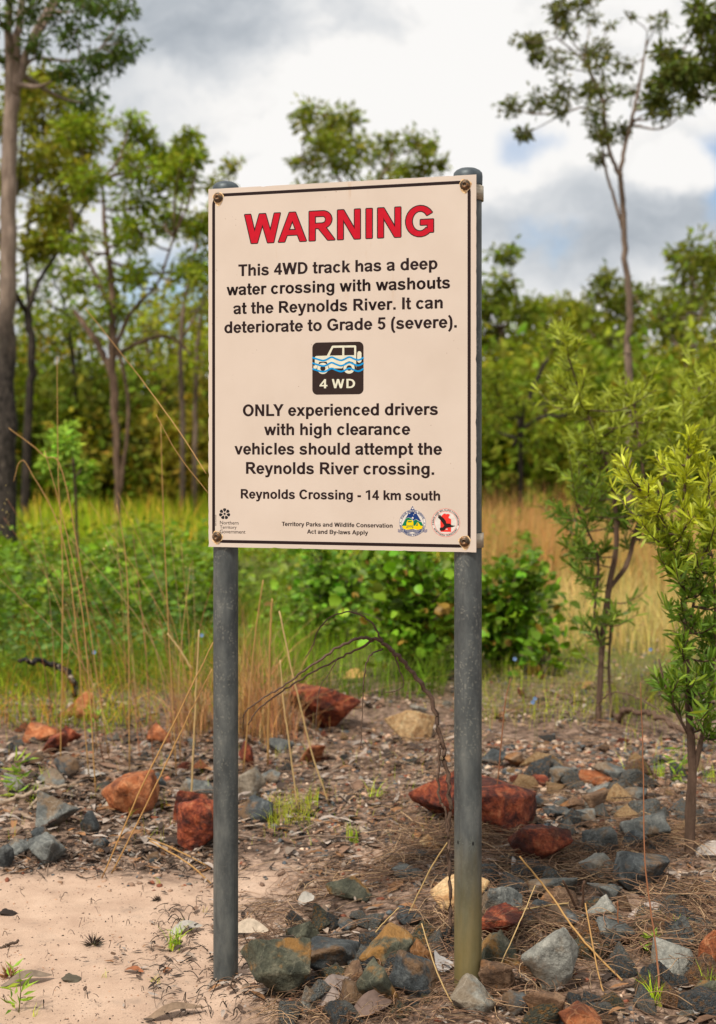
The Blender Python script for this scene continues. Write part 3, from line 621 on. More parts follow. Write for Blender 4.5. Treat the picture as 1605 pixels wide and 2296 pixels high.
M['cap'] = principled('post_cap', lambda q: q.ramp(q.noise(objc(q), 30, 5), [(.3, (.035, .045, .055)), (.7, (.09, .11, .12))]), .5, pbump, .4, .3)
M['clamp'] = principled('clamp_metal', lambda q: q.ramp(q.noise(q.vmath('MULTIPLY', objc(q), (1, 1, 8)), 60, 4), [(.3, (.30, .25, .18)), (.7, (.46, .39, .30))]), .5, pbump, .4, .3)
def solve_post(px, dn):
    lo_, hi_ = -.1, SW + .1
    for _ in range(50):
        u = (lo_ + hi_) / 2; p = PL + U * u + NB * dn
        if p[0] / p[1] < (px - CX) / F: lo_ = u
        else: hi_ = u
    return u
PR_ = .0315
for px, rad, top, mat, base_z in ((506, PR_, 2.005, M['post'], -.03), (1049, .0332, 2.005, M['post2'], -.02)):
    dn = rad + .006; u = solve_post(px, dn); x = u - SW / 2; m2 = MB(); sides = 40; th = np.linspace(0, 2 * np.pi, sides, endpoint=False)
    zs = np.array([base_z, .4, .8, 1.2, 1.6, top - .02]); V = np.concatenate([np.stack([x + rad * np.cos(th), dn + rad * np.sin(th), np.full(sides, z)], 1) for z in zs])
    i = np.arange(len(zs) - 1)[:, None] * sides; j = np.arange(sides)[None]; k = (j + 1) % sides
    m2.add(V, np.stack([i + j, i + k, i + sides + k, i + sides + j], -1).reshape(-1, 4)); po = m2.build('post', mat, sign, smooth=True)
    m2 = MB(); prof = [(rad + .0018, top - .028), (rad + .0022, top - .008), (rad + .001, top), (rad * .86, top + .006), (rad * .6, top + .0105), (rad * .25, top + .0125)]
    V = np.concatenate([np.stack([x + r * np.cos(th), dn + r * np.sin(th), np.full(sides, z)], 1) for r, z in prof]); i = np.arange(len(prof) - 1)[:, None] * sides
    m2.add(V, [np.stack([i + j, i + k, i + sides + k, i + sides + j], -1).reshape(-1, 4), np.array([[(len(prof) - 1) * sides + a for a in range(sides)]])]); m2.build('post_cap', M['cap'], po, smooth=True)
    if px > 800:
        for a in (-123, -57):
            m2 = MB(); h_ = [(x + (rad + .0006) * math.cos(R(a) + dx / rad), dn + (rad + .0006) * math.sin(R(a) + dx / rad), .396 + dz) for dx, dz in [(.0022 * math.cos(t_), .0048 * math.sin(t_)) for t_ in np.linspace(0, 6.28, 13)[:-1]]]
            m2.add(h_, np.array([list(range(12))])); m2.build('screw_hole', M['hole'], po)
            m2 = MB()
            for t_ in np.linspace(0, 6.28, 12)[:-1]:
                q0, q1 = .006, rng.uniform(.016, .028)
                m2.add([(x + (rad + .0004) * math.cos(R(a) + q_ * math.cos(t_ + e_) * .55 / rad), dn + (rad + .0004) * math.sin(R(a) + q_ * math.cos(t_ + e_) * .55 / rad), .396 + q_ * math.sin(t_ + e_)) for q_, e_ in ((q0, -.08), (q0, .08), (q1, .02), (q1, -.02))], np.array([[0, 1, 2, 3]]))
            m2.build('scratch_mark', M['scratch'], po)
    for by in ((791, 2147) if px < 800 else (765, 2164)):
        _, v = s2uv(870 if px < 800 else 1860, by); m2 = MB(); r1 = rad + .0025; hh = .0175 if px > 800 else .016
        ths = np.linspace(-math.pi * .5 - .9, math.pi * 1.5 - 2.24 + .9 + .0, 30); ths = np.linspace(R(-55), R(235), 30)
        arc = [(x + r1 * math.cos(a), dn + r1 * math.sin(a)) for a in ths]; arc = [(arc[0][0] + .003, .0035)] + arc + [(arc[-1][0] - .003, .0035)]
        V = []
        for zz in (-hh, hh): V += [(a, b, Z0 + v + zz) for a, b in arc]
        nA = len(arc); m2.add(V, np.array([[q_, q_ + 1, nA + q_ + 1, nA + q_] for q_ in range(nA - 1)])); cl = m2.build('clamp', M['clamp'], po)
        sm = cl.modifiers.new('s', 'SOLIDIFY'); sm.thickness = .0022; sm.offset = 1

# ------------------------------------------------------------------ stones
_ico = {}
def ico(n):
    if n not in _ico:
        import bmesh
        bm = bmesh.new(); bmesh.ops.create_icosphere(bm, subdivisions=n, radius=1); bm.verts.ensure_lookup_table()
        _ico[n] = (np.array([v.co[:] for v in bm.verts]), np.array([[v.index for v in f.verts] for f in bm.faces])); bm.free()
    return _ico[n]
def rock_verts(seed, n=4, planes=11, rough=.035):
    """angular broken stone: hull of scattered points, edges worn, faces roughened"""
    import bmesh
    rg = np.random.default_rng(seed); k = int(rg.integers(9, 15)); P = unit(rg.normal(size=(k, 3))) * rg.uniform(.7, 1.05, (k, 1)) * np.array([1.05, 1, .95])
    bm = bmesh.new(); vs = [bm.verts.new(p) for p in P]; r_ = bmesh.ops.convex_hull(bm, input=vs); bmesh.ops.delete(bm, geom=[v for v in r_['geom_interior'] if isinstance(v, bmesh.types.BMVert)], context='VERTS')
    bmesh.ops.dissolve_limit(bm, angle_limit=R(16), verts=bm.verts, edges=bm.edges)
    bmesh.ops.bevel(bm, geom=bm.edges[:] + bm.verts[:], offset=.02 + .03 * rg.random(), segments=1, affect='EDGES', clamp_overlap=True)
    bmesh.ops.triangulate(bm, faces=bm.faces)
    for _ in range(2 if n < 3 else 3 if n < 4 else 4):
        ed = [e for e in bm.edges if e.calc_length() > (.5 if n < 3 else .28 if n < 4 else .15)]
        if ed: bmesh.ops.subdivide_edges(bm, edges=ed, cuts=1); bmesh.ops.triangulate(bm, faces=bm.faces)
    bm.verts.index_update(); V = np.array([v.co[:] for v in bm.verts]); Fc = np.array([[v.index for v in f.verts] for f in bm.faces]); bm.free()
    off = Vector(rg.uniform(-50, 50, 3)); d1 = np.array([mnoise.fractal(Vector(v) * 1.7 + off, .9, 2.2, 5) for v in V]); V = V * (1 + rough * d1[:, None] * 2.2)
    if rg.random() < .5:
        ax = unit(rg.normal(size=3)); t = V @ ax; st = .16; V = V + ax * ((np.round(t / st) * st - t) * .3)[:, None]
    s = np.ptp(V, axis=0) / 2; return (V - (V.max(0) + V.min(0)) / 2) / s, Fc
_protos = {}
def rock_mesh(kind, mat, n):
    key = (kind, mat, n)
    if key not in _protos:
        V, Fc = rock_verts(kind * 7 + 3, n); V = V * np.array([1, 1, 1]); mbk = MB(); mbk.add(V * .5, Fc); _protos[key] = mbk.mesh('stone', M[mat])
    return _protos[key]
def hero_rock(x0, y0, x1, y1, mat, label, seed, rot=0.0, sink=.12, n=4, name='stone', deep=.85, fh=1.0):
    """a stone whose outline fills the box (x0,y0)-(x1,y1) of the photograph, standing on the ground"""
    g_ = .05 * (x1 - x0); x0 -= g_; x1 += g_; y0 -= g_
    cx_ = (x0 + x1) / 2; b = gp(cx_, y1 - 2); wd = (x1 - x0) / F * b[1]; dp = wd * deep; vis = (y1 - y0) / F * b[1]
    slope = EYE / b[1]; hz = max(vis - .25 * dp * slope, vis * .6, wd * .22) * fh
    # real size baked into the mesh, so that grain and cracks keep one scale
    V, Fc = rock_verts(seed, n); 
    a = R(rot); Rm = np.array([[math.cos(a), 0, math.sin(a)], [0, 1, 0], [-math.sin(a), 0, math.cos(a)]]); V = V @ Rm.T
    s = np.ptp(V, axis=0) / 2; V = V / s * np.array([wd / 2, dp / 2, hz * (1 + sink) / 2])
    y = b[1] + dp * .38; z = float(H(b[0], y)) + hz * (1 + sink) / 2 - hz * sink
    mbk = MB(); mbk.add(V, Fc); o = mbk.build(name, M[mat], loc=(b[0], y, min(z, b[2] + hz * .5 + .01)))
    return tag(o, label, 'stone')
rocks = [
 # big red ones and the ones round the posts
 (388, 1772, 470, 1850, 'rock_red', 'dark red stone propped behind the left post, rear of the pair', 11),
 (396, 1795, 488, 1918, 'rock_red', 'angular red boulder showing just left of the left post', 12),
 (220, 1736, 340, 1836, 'rock_orange', 'rough orange and red boulder at the edge of the sand', 13),
 (74, 1784, 172, 1868, 'rock_grey', 'squarish grey block above the sand on the left', 14),
 (57, 1884, 138, 1944, 'rock_grey', 'pale grey angular stone at the far edge of the sand', 15),
 (10, 1887, 60, 1930, 'rock_grey', 'small grey stone touching the pale angular stone on its left', 16),
 (-16, 1897, 26, 1950, 'rock_blue', 'blue grey stone cut off by the left border of the photo', 17),
 (178, 1820, 222, 1872, 'rock_blue', 'narrow blue grey stone between the grey block and the orange boulder', 18),
 (67, 1855, 117, 1890, 'rock_blue', 'dark stone under the squarish grey block', 19),
 (404, 1752, 478, 1790, 'rock_grey', 'flat grey stone behind the red pair at the left post', 20),
 (204, 1882, 240, 1908, 'rock_blue', 'little blue stone lying alone just behind the sand', 21),
 (328, 1917, 362, 1940, 'rock_blue', 'small dark blue stone on the sand below the orange boulder', 22),
 (0, 1738, 56, 1782, 'rock_pale', 'pale green grey stone at the left border beside a green seedling', 24),
 (82, 1728, 141, 1772, 'rock_grey', 'rounded grey stone behind the squarish grey block', 25),
 (116, 1700, 172, 1748, 'rock_blue', 'dark grey stone standing behind the stones on the left', 26),
 (318, 1740, 368, 1784, 'rock_blue', 'dark stone right behind the orange and red boulder', 27),
 (535, 1788, 608, 1847, 'rock_blue', 'smooth dark stone just right of the left post', 28),
 (524, 1730, 592, 1792, 'rock_pale', 'tilted pale slab just right of the left post', 29),
 (583, 1735, 626, 1762, 'rock_grey', 'small grey stone beside the tilted pale slab', 30),
 (922, 1738, 1052, 1850, 'rock_red', 'dark red boulder partly behind the right post, left one of two', 31),
 (1000, 1762, 1212, 1888, 'rock_red', 'largest dark red boulder, right of the right post', 32),
 (1150, 1866, 1280, 1960, 'rock_red', 'low red rock half buried in straw in front of the red boulder', 33),
 # foreground pile
 (540, 2113, 690, 2250, 'rock_olive', 'large green brown stone with an orange top between the post feet', 144),
 (680, 2120, 802, 2192, 'rock_blue', 'dark rusty stone right of the green brown stone', 42),
 (640, 2070, 728, 2130, 'rock_olive', 'flat topped grey brown stone behind the green brown stone', 43),
 (733, 1978, 830, 2028, 'rock_olive', 'low brown grey stone standing alone between the two posts', 44),
 (690, 2052, 733, 2077, 'rock_blue', 'tiny blue stone behind the flat topped stone', 45),
 (758, 2065, 797, 2094, 'rock_blue', 'small blue stone half under straw between the posts', 46),
 (766, 2164, 812, 2210, 'rock_brown', 'small rusty brown stone wedged among the dark stones in front', 47),
 (755, 2205, 815, 2275, 'rock_blue', 'blue grey stone beside the curled dead leaf in front', 48),
 (670, 2215, 712, 2278, 'rock_grey', 'small grey stone by the large dead leaf at the bottom', 49),
 (810, 2093, 925, 2178, 'rock_olive', 'weathered green brown stone with dark base left of the right post', 50),
 (922, 2108, 978, 2172, 'rock_brown', 'brown stone between the weathered stone and the right post', 51),
 (803, 2165, 892, 2272, 'rock_olive', 'upright dark stone with a broad orange face at the bottom', 52),
 (876, 2150, 985, 2248, 'rock_blue', 'jagged blue grey stone at the foot of the right post', 53),
 (1015, 2200, 1112, 2282, 'rock_pale', 'buff and grey stone right in front of the right post', 54),
 (1076, 2160, 1155, 2240, 'rock_brown', 'glossy brown stone just right of the right post foot', 55),
 (1076, 2098, 1165, 2172, 'rock_olive', 'olive grey stone leaning on the right post', 56),
 (1078, 2052, 1174, 2122, 'rock_red', 'small wedge of dull red stone right of the right post', 57),
 (1174, 2084, 1300, 2238, 'rock_pale', 'largest pale grey block in the pile right of the right post', 163),
 (1080, 1985, 1172, 2080, 'rock_grey', 'grey stone behind the red wedge', 59),
 (972, 1980, 1096, 2062, 'rock_tan', 'yellow tan stone showing on both sides of the right post', 60),
 (1178, 2038, 1330, 2104, 'rock_blue', 'long dark slab behind the largest pale block', 61),
 (1190, 1964, 1290, 2024, 'rock_grey', 'dark grey stone between the red rock and the long slab', 62),
 (1210, 2000, 1296, 2044, 'rock_brown', 'brownish stone on the far side of the long dark slab', 63),
 (1308, 1928, 1396, 1988, 'rock_pale', 'pale grey green stone at the back of the pile', 64),
 (1308, 2014, 1412, 2096, 'rock_pale', 'buff stone right of the dark slab', 65),
 (1332, 2066, 1440, 2126, 'rock_grey', 'grey stone below the buff one', 66),
 (1388, 1918, 1510, 2016, 'rock_blue', 'big dark blue slab sloping down to the right', 67),
 (1328, 1990, 1402, 2024, 'rock_grey', 'small grey stone behind the buff stone', 68),
 (1312, 1862, 1390, 1936, 'rock_grey', 'grey stone behind the pale grey green stone', 69),
 (1398, 1824, 1500, 1900, 'rock_grey', 'broad blue grey stone in the heap on the right', 70),
 (1396, 1866, 1470, 1920, 'rock_blue', 'dark stone in front of the broad blue grey one', 71),
 (1266, 1828, 1336, 1862, 'rock_grey', 'flat grey stone right of the large red boulder', 72),
 (1222, 1814, 1280, 1840, 'rock_blue', 'thin dark stone touching the large red boulder', 73),
 (1258, 1790, 1310, 1822, 'rock_brown', 'rust brown stone in the heap behind the red boulder', 74),
 (1306, 1780, 1366, 1832, 'rock_brown', 'tan brown stone in the heap behind the red boulder', 75),
 (1172, 1784, 1234, 1818, 'rock_blue', 'blue grey stone above the large red boulder', 76),
 (1476, 2118, 1565, 2190, 'rock_pale', 'pale blue grey stone in straw near the right border', 77),
 (1498, 1793, 1540, 1826, 'rock_blue', 'dark stone next to the thin stem of the near sapling', 78),
 (1546, 2194, 1612, 2256, 'rock_olive', 'grey green stone in the lower right corner', 79),
 (1571, 2088, 1622, 2196, 'rock_orange', 'orange brown stone cut off by the right border', 80),
 (1178, 2228, 1266, 2312, 'rock_brown', 'brown stone at the bottom below the largest pale block', 81),
 (1260, 2250, 1356, 2322, 'rock_orange', 'rusty orange stone at the bottom border', 82),
 (1130, 2228, 1186, 2280, 'rock_blue', 'dark stone between the buff stone and the brown stone in front', 83),
 (882, 1945, 950, 1982, 'rock_grey', 'flat grey stone in the straw between the posts', 84),
 (942, 1880, 995, 1914, 'rock_tan', 'small tan stone in front of the left red boulder', 85),
 (916, 1911, 962, 1932, 'rock_blue', 'small flat blue stone beside the small tan one', 86),
 (892, 2046, 960, 2082, 'rock_blue', 'dark flat stone in straw left of the right post', 87),
 (1236, 1728, 1298, 1776, 'rock_grey', 'upright grey stone at the back of the right heap', 88),
 (1300, 1732, 1370, 1764, 'rock_orange', 'orange red stone at the back of the right heap', 89),
 (1336, 1712, 1406, 1758, 'rock_grey', 'pale blue stone topping the back of the right heap', 90),
 (1190, 1744, 1230, 1768, 'rock_red', 'little red stone behind the right heap', 91),
 (1320, 1760, 1380, 1796, 'rock_grey', 'grey stone beneath the orange red one in the right heap', 92),
 (1392, 1770, 1450, 1800, 'rock_grey', 'low grey stone right of the heap behind the boulder', 93),
 # middle distance
 (866, 1596, 975, 1666, 'rock_tan', 'yellow cream rock in the middle behind the twig', 101),
 (650, 1546, 802, 1645, 'rock_red', 'broad reddish boulder behind the dry tussock', 102),
 (132, 1556, 220, 1615, 'rock_orange', 'pinkish rock under the charred branch', 103),
 (46, 1630, 130, 1668, 'rock_orange', 'flat orange stone on the left in the leaf litter', 104),
 (97, 1645, 145, 1694, 'rock_red', 'purple red stone next to the flat orange stone', 105),
 (134, 1630, 178, 1668, 'rock_red', 'small red stone behind the purple red one', 106),
 (324, 1626, 384, 1670, 'rock_orange', 'rusty stone behind the leaning straw stalks', 107),
 (672, 1676, 727, 1716, 'rock_orange', 'small orange stone between the posts in the litter', 108),
 (534, 1664, 566, 1724, 'rock_red', 'red stone peeping out right of the left post', 109),
 (598, 1660, 656, 1690, 'rock_grey', 'grey stone in the litter behind the left post', 110),
 (48, 1690, 96, 1724, 'rock_blue', 'blue grey stone at the back of the left group', 111),
 (1080, 1684, 1135, 1722, 'rock_blue', 'blue grey stone right of the right post', 112),
 (1130, 1692, 1180, 1726, 'rock_brown', 'brown stone beside the blue grey one right of the post', 113),
 (920, 1586, 960, 1606, 'rock_pale', 'small pale stone behind the yellow cream rock', 114),
]
for r_ in rocks:
    x0, y0, x1, y1, mat, lab, sd_ = r_; big = (x1 - x0) > 75
    hero_rock(x0, y0, x1, y1, mat, lab, sd_, n=4 if big else 3)
# countable smaller stones, in groups that nothing tells apart
def scatter_stones(n, box, mats, size, label, group, seed):
    rg = np.random.default_rng(seed); cw = dict(rock_grey='grey', rock_blue='dark blue grey', rock_olive='green brown', rock_brown='rusty brown', rock_pale='pale', rock_red='red', rock_tan='tan', rock_orange='orange')
    for _ in range(n):
        px, py = rg.uniform(box[0], box[2]), rg.uniform(box[1], box[3]); b = gp(px, py); s = rg.uniform(*size) / F * b[1]
        mt_ = mats[rg.integers(len(mats))]; o = bpy.data.objects.new('stone', rock_mesh(int(rg.integers(0, 6)), mt_, 3)); COL.objects.link(o)
        o.scale = (s * rg.uniform(.8, 1.3), s * rg.uniform(.8, 1.2), s * rg.uniform(.55, .95)); o.rotation_euler = (rg.uniform(-.35, .35), rg.uniform(-.35, .35), rg.uniform(0, 6.28))
        o.location = (b[0], b[1], b[2] + s * .2); tag(o, cw[mt_] + ' ' + label, 'stone', group + ', ' + cw[mt_] + ' ones')
scatter_stones(26, (1085, 1660, 1600, 1860), ['rock_grey', 'rock_blue', 'rock_brown', 'rock_pale', 'rock_red', 'rock_tan'], (18, 42), 'stone in the scatter behind and right of the right post', 'stones scattered behind the right post', 1)
scatter_stones(18, (0, 1640, 460, 1780), ['rock_grey', 'rock_blue', 'rock_red', 'rock_pale', 'rock_orange'], (16, 34), 'stone in the leaf litter left of the left post', 'stones in the litter on the left', 2)
scatter_stones(12, (560, 1640, 1000, 1760), ['rock_grey', 'rock_blue', 'rock_red', 'rock_tan'], (14, 30), 'stone on the bare patch between the posts', 'stones on the bare patch between the posts', 3)
scatter_stones(16, (1100, 1880, 1600, 2290), ['rock_grey', 'rock_blue', 'rock_olive', 'rock_brown', 'rock_pale'], (26, 60), 'stone filling gaps in the pile right of the right post', 'small stones in the right pile', 4)
scatter_stones(10, (690, 2060, 1020, 2290), ['rock_grey', 'rock_blue', 'rock_olive', 'rock_brown'], (26, 54), 'stone filling gaps in the pile between the post feet', 'small stones between the post feet', 5)
scatter_stones(8, (1000, 1460, 1400, 1640), ['rock_grey', 'rock_blue', 'rock_red', 'rock_pale'], (12, 26), 'stone on the bare ground beside the round leaved bush', 'stones beside the round leaved bush', 6)
scatter_stones(42, (1160, 1700, 1560, 1920), ['rock_grey', 'rock_grey', 'rock_blue', 'rock_brown', 'rock_pale', 'rock_tan'], (34, 78), 'stone in the loose heap right of the red boulder', 'stones of the loose heap right of the red boulder', 7)
scatter_stones(50, (1080, 1960, 1605, 2305), ['rock_grey', 'rock_blue', 'rock_olive', 'rock_blue', 'rock_brown'], (48, 104), 'stone among the broken rubble at the lower right', 'rubble at the lower right', 8)
scatter_stones(22, (600, 2040, 1020, 2305), ['rock_grey', 'rock_blue', 'rock_olive', 'rock_blue'], (40, 84), 'stone in the rubble around the feet of the posts', 'rubble around the feet of the posts', 9)
# gravel and chips
mb = MB(); D0, F0 = ico(1)
def chips(n, box, size, cols, flat=.55, dens=None):
    px = rng.uniform(box[0], box[2], n); py = rng.uniform(box[1], box[3], n)
    P = gpv(px, py)
    if dens is not None: k = dens(P); P = P[k]; n = len(P)
    s = rng.uniform(*size, n) ** 1.0 / F * P[:, 1]
    az = rng.uniform(0, 6.28, n); ca, sa = np.cos(az), np.sin(az)
    D = D0[None] * (1 + .3 * rng.normal(size=(n, len(D0), 1)).clip(-1, 1)) * s[:, None, None] * .5 * np.stack([rng.uniform(.7, 1.5, n), rng.uniform(.6, 1, n), rng.uniform(.35, flat + .2, n)], 1)[:, None]
    x = D[..., 0] * ca[:, None] - D[..., 1] * sa[:, None]; y = D[..., 0] * sa[:, None] + D[..., 1] * ca[:, None]
    V = np.stack([x + P[:, 0:1], y + P[:, 1:2], D[..., 2] + P[:, 2:3] + s[:, None] * .08], -1)
    Fc = F0[None] + (np.arange(n) * len(D0))[:, None, None]
    c = np.asarray(cols)[rng.integers(len(cols), size=n)] * np.exp(rng.normal(0, .3, (n, 1)))
    mb.add(V.reshape(-1, 3), Fc.reshape(-1, 3), np.repeat(np.clip(c, 0, 1), len(D0), 0))
cg = [(.08, .09, .095), (.15, .14, .125), (.30, .22, .16), (.20, .065, .035), (.34, .20, .12), (.30, .19, .13), (.20, .12, .08), (.06, .07, .08), (.45, .33, .24), (.24, .15, .10)]
notsand = lambda P: (~((P[:, 0] + .12 * np.sin(P[:, 1] * 9) + rng.normal(0, .05, len(P)) < -.28) & (P[:, 1] + rng.normal(0, .10, len(P)) + .3 * vnoise(P[:, 0] * 5, P[:, 1] * 2) < 4.42))) & (rng.random(len(P)) < .15 + 1.9 * (vnoise(P[:, 0] * 2.8, P[:, 1] * 2.8) + .25))
chips(6200, (0, 1560, 1605, 1800), (3, 14), cg, dens=notsand); chips(4200, (0, 1780, 1605, 2000), (4, 17), cg, dens=notsand)
chips(1500, (560, 1980, 1605, 2310), (5, 20), cg, dens=notsand); chips(1500, (900, 1400, 1605, 1580), (3, 11), cg); chips(2600, (1080, 1660, 1605, 1900), (6, 20), cg); chips(160, (1085, 1660, 1605, 1900), (14, 26), cg); chips(90, (0, 1640, 460, 1780), (12, 24), cg); chips(90, (560, 1600, 1000, 1760), (10, 22), cg)
chips(500, (0, 1920, 560, 2296), (2, 6), [(.10, .07, .05), (.03, .025, .02), (.35, .2, .12)])
gravel = mb.build('gravel', M['gravel']); tag(gravel, 'mixed grey, red and tan stone chips strewn over the ground', kind='stuff')

# ------------------------------------------------------------------ leaf litter, twigs, straw on the ground
def curled_leaf(mb, P, az, L, W, curl, tint, tilt=0.0, rows=6):
    ts = np.linspace(0, 1, rows); V = []
    for t in ts:
        wd = W * .5 * (math.sin(math.pi * min(1, t * .93 + .05)) ** .75); x = L * (t - .5); z = curl * L * (.5 - .5 * math.cos(2 * math.pi * t)) * .5 + L * .02
        e = curl * W * .9
        for s in (-1, 0, 1):
            V.append((x, s * wd, z + (abs(s) * e * (wd / W) * 1.6) + tilt * x + (random.uniform(-.03, .03) * W if s else 0)))
    V = np.array(V); ca, sa = math.cos(az), math.sin(az); Xr = V[:, 0] * ca - V[:, 1] * sa; Yr = V[:, 0] * sa + V[:, 1] * ca
    i = np.array([[r * 3 + c, r * 3 + c + 1, r * 3 + c + 4, r * 3 + c + 3] for r in range(rows - 1) for c in range(2)])
    mb.add(np.stack([Xr, Yr, V[:, 2]], 1) + np.asarray(P), i, tint)
mb = MB(); lc = [(.30, .23, .18), (.38, .31, .26), (.20, .12, .08), (.11, .07, .05), (.34, .28, .24), (.26, .13, .06), (.06, .042, .032), (.18, .12, .085), (.24, .17, .12), (.05, .035, .028), (.14, .08, .05)]
def litter(n, box, size, filt=None):
    P = gpv(rng.uniform(box[0], box[2], n), rng.uniform(box[1], box[3], n))
    if filt is not None: P = P[filt(P)]
    for p in P:
        L = (size[0] + (size[1] - size[0]) * rng.random() ** 2.2) * 1.25 / F * p[1]; c = np.array(lc[rng.integers(len(lc))]) * rng.uniform(.7, 1.25)
        curled_leaf(mb, p + (0, 0, .004 + rng.uniform(0, .012)), rng.uniform(0, 6.28), L, L * rng.uniform(.15, .5), rng.uniform(-.15, .3), c, rng.uniform(-.3, .3), 4)
litter(5200, (0, 1540, 1605, 1960), (12, 46), notsand); litter(1300, (560, 1940, 1605, 2310), (14, 52), notsand); litter(900, (0, 1690, 520, 1930), (14, 50)); litter(130, (330, 1900, 560, 2300), (10, 30))
litter(300, (0, 1900, 480, 1960), (10, 30)); litter(24, (0, 1960, 440, 2300), (8, 18)); litter(90, (470, 2010, 580, 2230), (12, 40)); litter(60, (250, 2120, 400, 2200), (8, 26))
o = mb.build('leaf_litter', M['litter']); tag(o, 'dry curled leaves and bark flakes lying over the stony soil', kind='stuff')
mb = MB()
def sticks(n, box, size, rad, cols, filt=None, bend=.35, lift=(.003, .02), seg=4, sides=3):
    P = gpv(rng.uniform(box[0], box[2], n), rng.uniform(box[1], box[3], n))
    if filt is not None: P = P[filt(P)]
    for p in P:
        L = rng.uniform(*size) / F * p[1]; az = rng.uniform(0, 6.28); t = np.linspace(-.5, .5, seg + 1); k = rng.normal(0, bend)
        x = t * L; y = k * L * (t * t * 2 - .2); z = rng.uniform(*lift) + np.abs(rng.normal(0, .010)) * (1 - (2 * t) ** 2) + rng.normal(0, .006) * t * 2
        Q = np.stack([p[0] + x * math.cos(az) - y * math.sin(az), p[1] + x * math.sin(az) + y * math.cos(az), 0 * x], 1); Q[:, 2] = H(Q[:, 0], Q[:, 1]) + np.maximum(z, .001)
        tube(mb, Q, np.linspace(rad, rad * .5, seg + 1) * rng.uniform(.6, 1.5), sides, np.array(cols[rng.integers(len(cols))]) * rng.uniform(.4, 1.5), cap=False)
dk = [(.05, .035, .028), (.10, .07, .05), (.18, .13, .10), (.02, .016, .014)]
sticks(520, (0, 1620, 1605, 1960), (20, 80), .0016, dk, notsand); sticks(110, (0, 1600, 1605, 2200), (60, 200), .0028, [(.16, .11, .08), (.09, .06, .045), (.24, .18, .14)], notsand, .3, (.005, .03), 6, 5); sticks(150, (0, 1900, 560, 1975), (12, 60), .0018, dk); sticks(150, (340, 2030, 600, 2296), (10, 50), .0014, dk)
sticks(60, (0, 1980, 480, 2290), (5, 18), .0012, dk)
o = mb.build('twig_litter', M['twig']); tag(o, 'broken dark twigs lying among the litter', kind='stuff')
mb = MB(); st = [(.30, .175, .10), (.23, .13, .078), (.42, .28, .16), (.15, .085, .052)]
rightmask = lambda P: rng.random(len(P)) < np.clip(.25 + 2.2 * (vnoise(P[:, 0] * 3 + 40, P[:, 1] * 3) + .2), .08, 1)
sticks(3000, (880, 1870, 1605, 2120), (40, 190), .0011, st, rightmask, .6, (.012, .055), 6); sticks(800, (900, 2100, 1605, 2310), (40, 170), .0010, st, rightmask, .6, (.004, .03), 6); sticks(900, (1330, 1950, 1640, 2310), (60, 200), .0011, st, rightmask, .6, (.01, .06), 6)
sticks(1300, (560, 1930, 900, 2310), (30, 130), .0010, st, rightmask, .55, (.004, .03), 5)
sticks(1500, (850, 1780, 1605, 1960), (30, 120), .0010, st, rightmask, .5, (.004, .03), 5)
sticks(1300, (0, 1540, 1605, 1820), (20, 100), .0011, st, None, .4, (.004, .03), 4)
o = mb.build('straw_litter', M['straw']); tag(o, 'tangle of fine brown straw over the stones', kind='stuff')
# countable dead leaves
for px, py, L, W, az, c, lab in [
 (1160, 1962, 62, 40, 1.3, (.40, .36, .33), 'pale grey dead leaf standing on the straw right of the right post'),
 (418, 2090, 62, 30, .5, (.36, .33, .29), 'large pale grey dead leaf on the sand left of the left post'),
 (560, 2100, 75, 30, -.4, (.42, .34, .26), 'curled beige dead leaf behind the green brown stone'),
 (745, 2240, 110, 42, 1.0, (.28, .22, .19), 'long grey brown curled leaf at the bottom between the posts'),
 (770, 2262, 80, 45, 1.9, (.14, .09, .075), 'dark brown curled leaf at the bottom beside the grey brown one'),
 (835, 2272, 95, 40, .7, (.16, .11, .09), 'dark leathery leaf at the bottom in front of the upright dark stone'),
 (985, 2175, 62, 40, 1.5, (.45, .42, .40), 'crumpled grey leaf touching the right post foot'),
 (1555, 2272, 56, 26, 1.4, (.34, .31, .29), 'grey leaf standing in the lower right corner'),
 (1460, 2065, 85, 32, .1, (.40, .33, .29), 'beige dead leaf in the straw on the right'),
 (205, 1748, 62, 34, .9, (.36, .32, .28), 'pale broad leaf left of the orange boulder'),
 (685, 2030, 46, 22, 1.0, (.44, .40, .35), 'small whitish leaf between the posts'),
 (300, 2182, 44, 14, -.5, (.30, .11, .05), 'rusty red dead leaf on the sand'),
 (375, 2180, 20, 12, .9, (.32, .13, .06), 'tiny red leaf chip on the sand'),
 (365, 1815, 40, 12, .4, (.40, .18, .04), 'orange curled leaf left of the red boulder pair'),
 (933, 1892, 34, 14, 1.4, (.50, .24, .10), 'orange leaf in front of the left red boulder'),
 (1600, 1925, 70, 34, -.6, (.38, .33, .29), 'pale leaf at the right border near the sapling foot'),
 (60, 2205, 90, 26, .35, (.20, .15, .11), 'brown bark flake on the sand in the lower left'),
 (390, 2280, 110, 24, .35, (.22, .15, .10), 'brown bark strip on the sand at the bottom'),
 (795, 1530, 45, 25, -.3, (.50, .30, .10), 'yellow dead leaves lying before the round leaved bush'),
]:
    b = gp(px, py); m2 = MB(); s = b[1] / F; curled_leaf(m2, (0, 0, 0), 0, L * s * 1.25, W * s * 1.3, .22, c, 0, 9)
    o = m2.build('dead_leaf', M['litter'], loc=(b[0], b[1], b[2] + (.004 if px < 480 else .016 if py > 1900 else .03))); o.rotation_euler = (R(10 if px < 480 else 34), R(-6), az); tag(o, lab, 'leaf')

